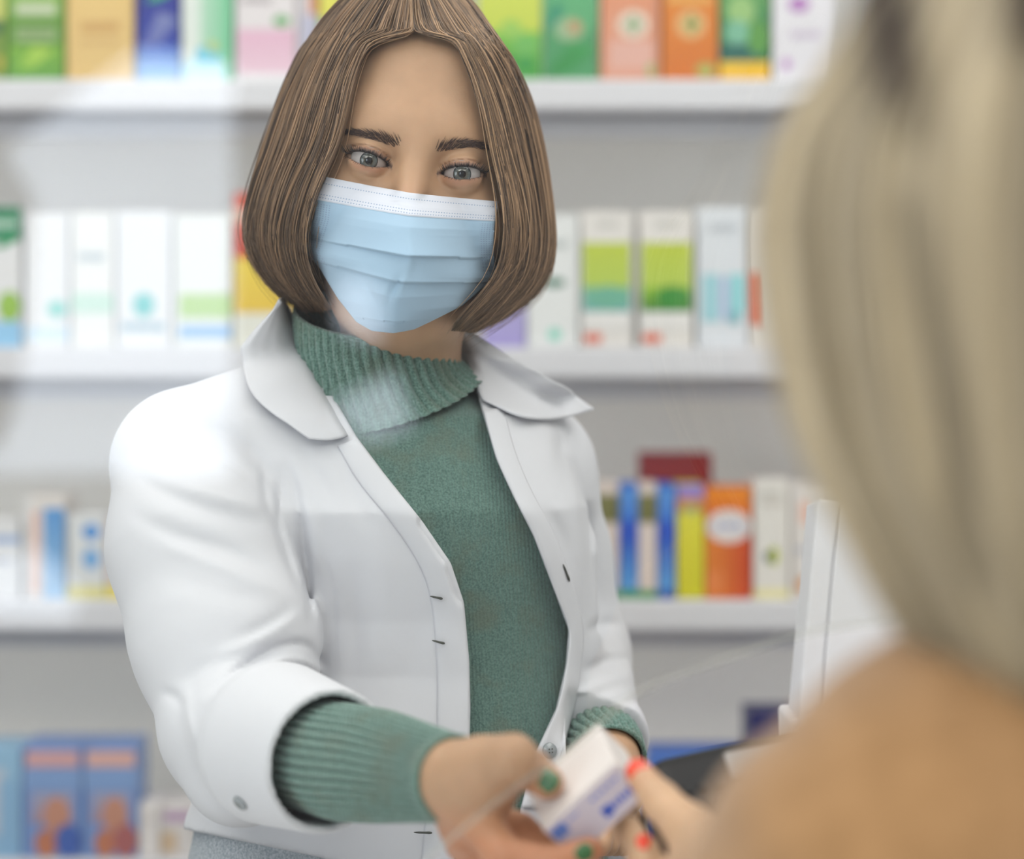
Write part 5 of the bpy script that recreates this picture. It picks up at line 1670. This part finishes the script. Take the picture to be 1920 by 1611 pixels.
nail_on(KB, None, 1208, 1578, CF[1][0][3], CF[1][0][2], .0040, .0045, M_NRED, 'bright red painted fingernail', cbody)

# coat
M_TAN = mat('tan_wool', rough=0.95, sheen=0.3, spec=0.1, setup=noise_color(60, S(143, 110, 74), S(158, 123, 85), bump=0.4, bump_dist=0.002))
SH0, SH1 = W(1700, 1622, .82), W(2350, 1592, .84)
def tan_field(P):
    nb = W(2010, 1400, CD + .02)
    d = cone(P, SH0, W(1960, 1440, .85), .050, .056)
    d = smin(d, cone(P, SH1, W(2060, 1440, .85), .050, .056), .03)
    d = smin(d, ell(P, W(2010, 1900, .86), (.150, .095, .14)), .04)
    d = smin(d, ell(P, W(2010, 2900, .86), (.160, .105, .26)), .05)
    for s, a, b, c in ((0, SH0, W(1640, 2120, .885), W(1452, 1712, 1.100)), (1, SH1, W(2450, 2500, .87), W(2440, 3300, .93))):
        d = smin(d, chain(P, [a, b, c], [.050, .042, .029], .02), .02)
    d = d + .0022 * np.sin(P[:, 0] * 70 + P[:, 2] * 40) * np.sin(P[:, 2] * 55 + 1)
    # sleeve end and neck opening
    w0, w1 = W(1640, 2120, .885), W(1452, 1712, 1.100)
    ax = (w1 - w0) / np.linalg.norm(w1 - w0)
    t = (P - w1) @ ax
    rr = np.linalg.norm(P - w1 - t[:, None] * ax, axis=1)
    d = np.maximum(d, np.where(rr < .07, t, -1))
    d = smax(d, -np.maximum(rr - .0250, -.03 - t), .001)
    d = np.maximum(d, -cone(P, W(2010, 1000, CD + .02), W(2010, 1330, CD + .02), .062, .060))
    return np.maximum(d, .62 - P[:, 2])
tv, tq = field_mesh('tan_coat', tan_field, [.02, .68, .60], [.44, 1.18, 1.36], .0042)
tanc = obj('tan_coat', fast_mesh('tan_coat', tv, tq), M_TAN, cu)

# long blonde hair
H2 = np.array([  # row, left outline, right outline, half depth
    [-560, 2003, 2011, .006], [-530, 1935, 2080, .035], [-470, 1860, 2155, .060], [-380, 1785, 2230, .085], [-260, 1722, 2292, .102], [-130, 1672, 2342, .112],
    [0, 1622, 2392, .118], [80, 1580, 2434, .120], [160, 1524, 2490, .121], [250, 1474, 2536, .120], [350, 1448, 2560, .118], [430, 1441, 2566, .115], [520, 1447, 2560, .112],
    [640, 1462, 2540, .108], [780, 1494, 2505, .102], [900, 1536, 2460, .098], [1000, 1586, 2420, .094], [1130, 1652, 2370, .088], [1230, 1712, 2330, .082], [1320, 1775, 2280, .074]])
HY2 = CD + .015
def blonde_point(py, phi, k):
    xl = np.interp(py, H2[:, 0], H2[:, 1]); xr = np.interp(py, H2[:, 0], H2[:, 2]); b = np.interp(py, H2[:, 0], H2[:, 3])
    cx = ((xl + xr) / 2 - 960) / F * HY2; w = (xr - xl) / 2 / F * HY2
    x = cx + w * k * np.sin(phi); y = HY2 - b * k * np.cos(phi)
    z = CAM_Z - (py - HORIZON) / F * (HY2 - .3 * b)
    return np.stack([x, y, z], 1)
rs = np.random.RandomState(8)
st, rd, rt = [], [], []
m = 26
P0 = np.linspace(0, 1, m)
NB2 = 4200
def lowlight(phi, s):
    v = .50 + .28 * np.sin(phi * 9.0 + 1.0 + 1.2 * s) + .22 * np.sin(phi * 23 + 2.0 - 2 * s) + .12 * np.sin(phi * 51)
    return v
for i in range(NB2):
    phi0 = (rs.rand() * 2 - 1) * 2.4
    layer = 1 - .10 * rs.rand() ** 1.5
    end = 1318 - 70 * rs.rand() ** 2 - (120 * rs.rand() if rs.rand() < .1 else 0)
    py = -560 + (end + 560) * P0 ** 1.12
    cl = np.round(phi0 * 16) / 16
    phi = phi0 + (cl - phi0) * .55 * P0 ** 1.3 + .05 * np.sin(P0 * 4 + phi0 * 3)
    k = layer + .020 * np.sin(phi0 * 31) * P0 + .012 * np.sin(P0 * 7 + phi0 * 5)
    P = blonde_point(py, phi, k) + rs.randn(3)[None] * .0012
    st.append(P); rd.append(.00075 * np.interp(P0, [0, .1, .8, 1], [.8, 1, 1, .3]))
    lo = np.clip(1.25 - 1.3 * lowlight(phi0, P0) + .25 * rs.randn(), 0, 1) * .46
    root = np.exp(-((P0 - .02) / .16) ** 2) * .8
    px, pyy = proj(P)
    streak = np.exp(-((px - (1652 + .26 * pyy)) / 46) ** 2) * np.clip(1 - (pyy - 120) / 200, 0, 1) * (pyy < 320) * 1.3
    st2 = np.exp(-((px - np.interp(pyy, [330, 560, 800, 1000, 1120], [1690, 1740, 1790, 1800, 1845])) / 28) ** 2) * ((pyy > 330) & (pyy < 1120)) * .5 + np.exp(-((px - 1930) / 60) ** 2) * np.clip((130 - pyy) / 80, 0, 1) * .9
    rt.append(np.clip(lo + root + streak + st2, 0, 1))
V, f = tube_arrays(np.array(st), np.array(rd), 3)
tg = np.linspace(-2.4, 2.4, 60)
pyr = -560 + (1300 + 560) * np.linspace(0, 1, 40) ** 1.12
G = np.stack([blonde_point(pyr, np.full(len(pyr), t), np.full(len(pyr), .90)) for t in tg], 1)
V2, F2 = merge([(V, f), (G.reshape(-1, 3), grid_faces(len(tg), len(pyr)))])
me = fast_mesh('hair', V2, F2)
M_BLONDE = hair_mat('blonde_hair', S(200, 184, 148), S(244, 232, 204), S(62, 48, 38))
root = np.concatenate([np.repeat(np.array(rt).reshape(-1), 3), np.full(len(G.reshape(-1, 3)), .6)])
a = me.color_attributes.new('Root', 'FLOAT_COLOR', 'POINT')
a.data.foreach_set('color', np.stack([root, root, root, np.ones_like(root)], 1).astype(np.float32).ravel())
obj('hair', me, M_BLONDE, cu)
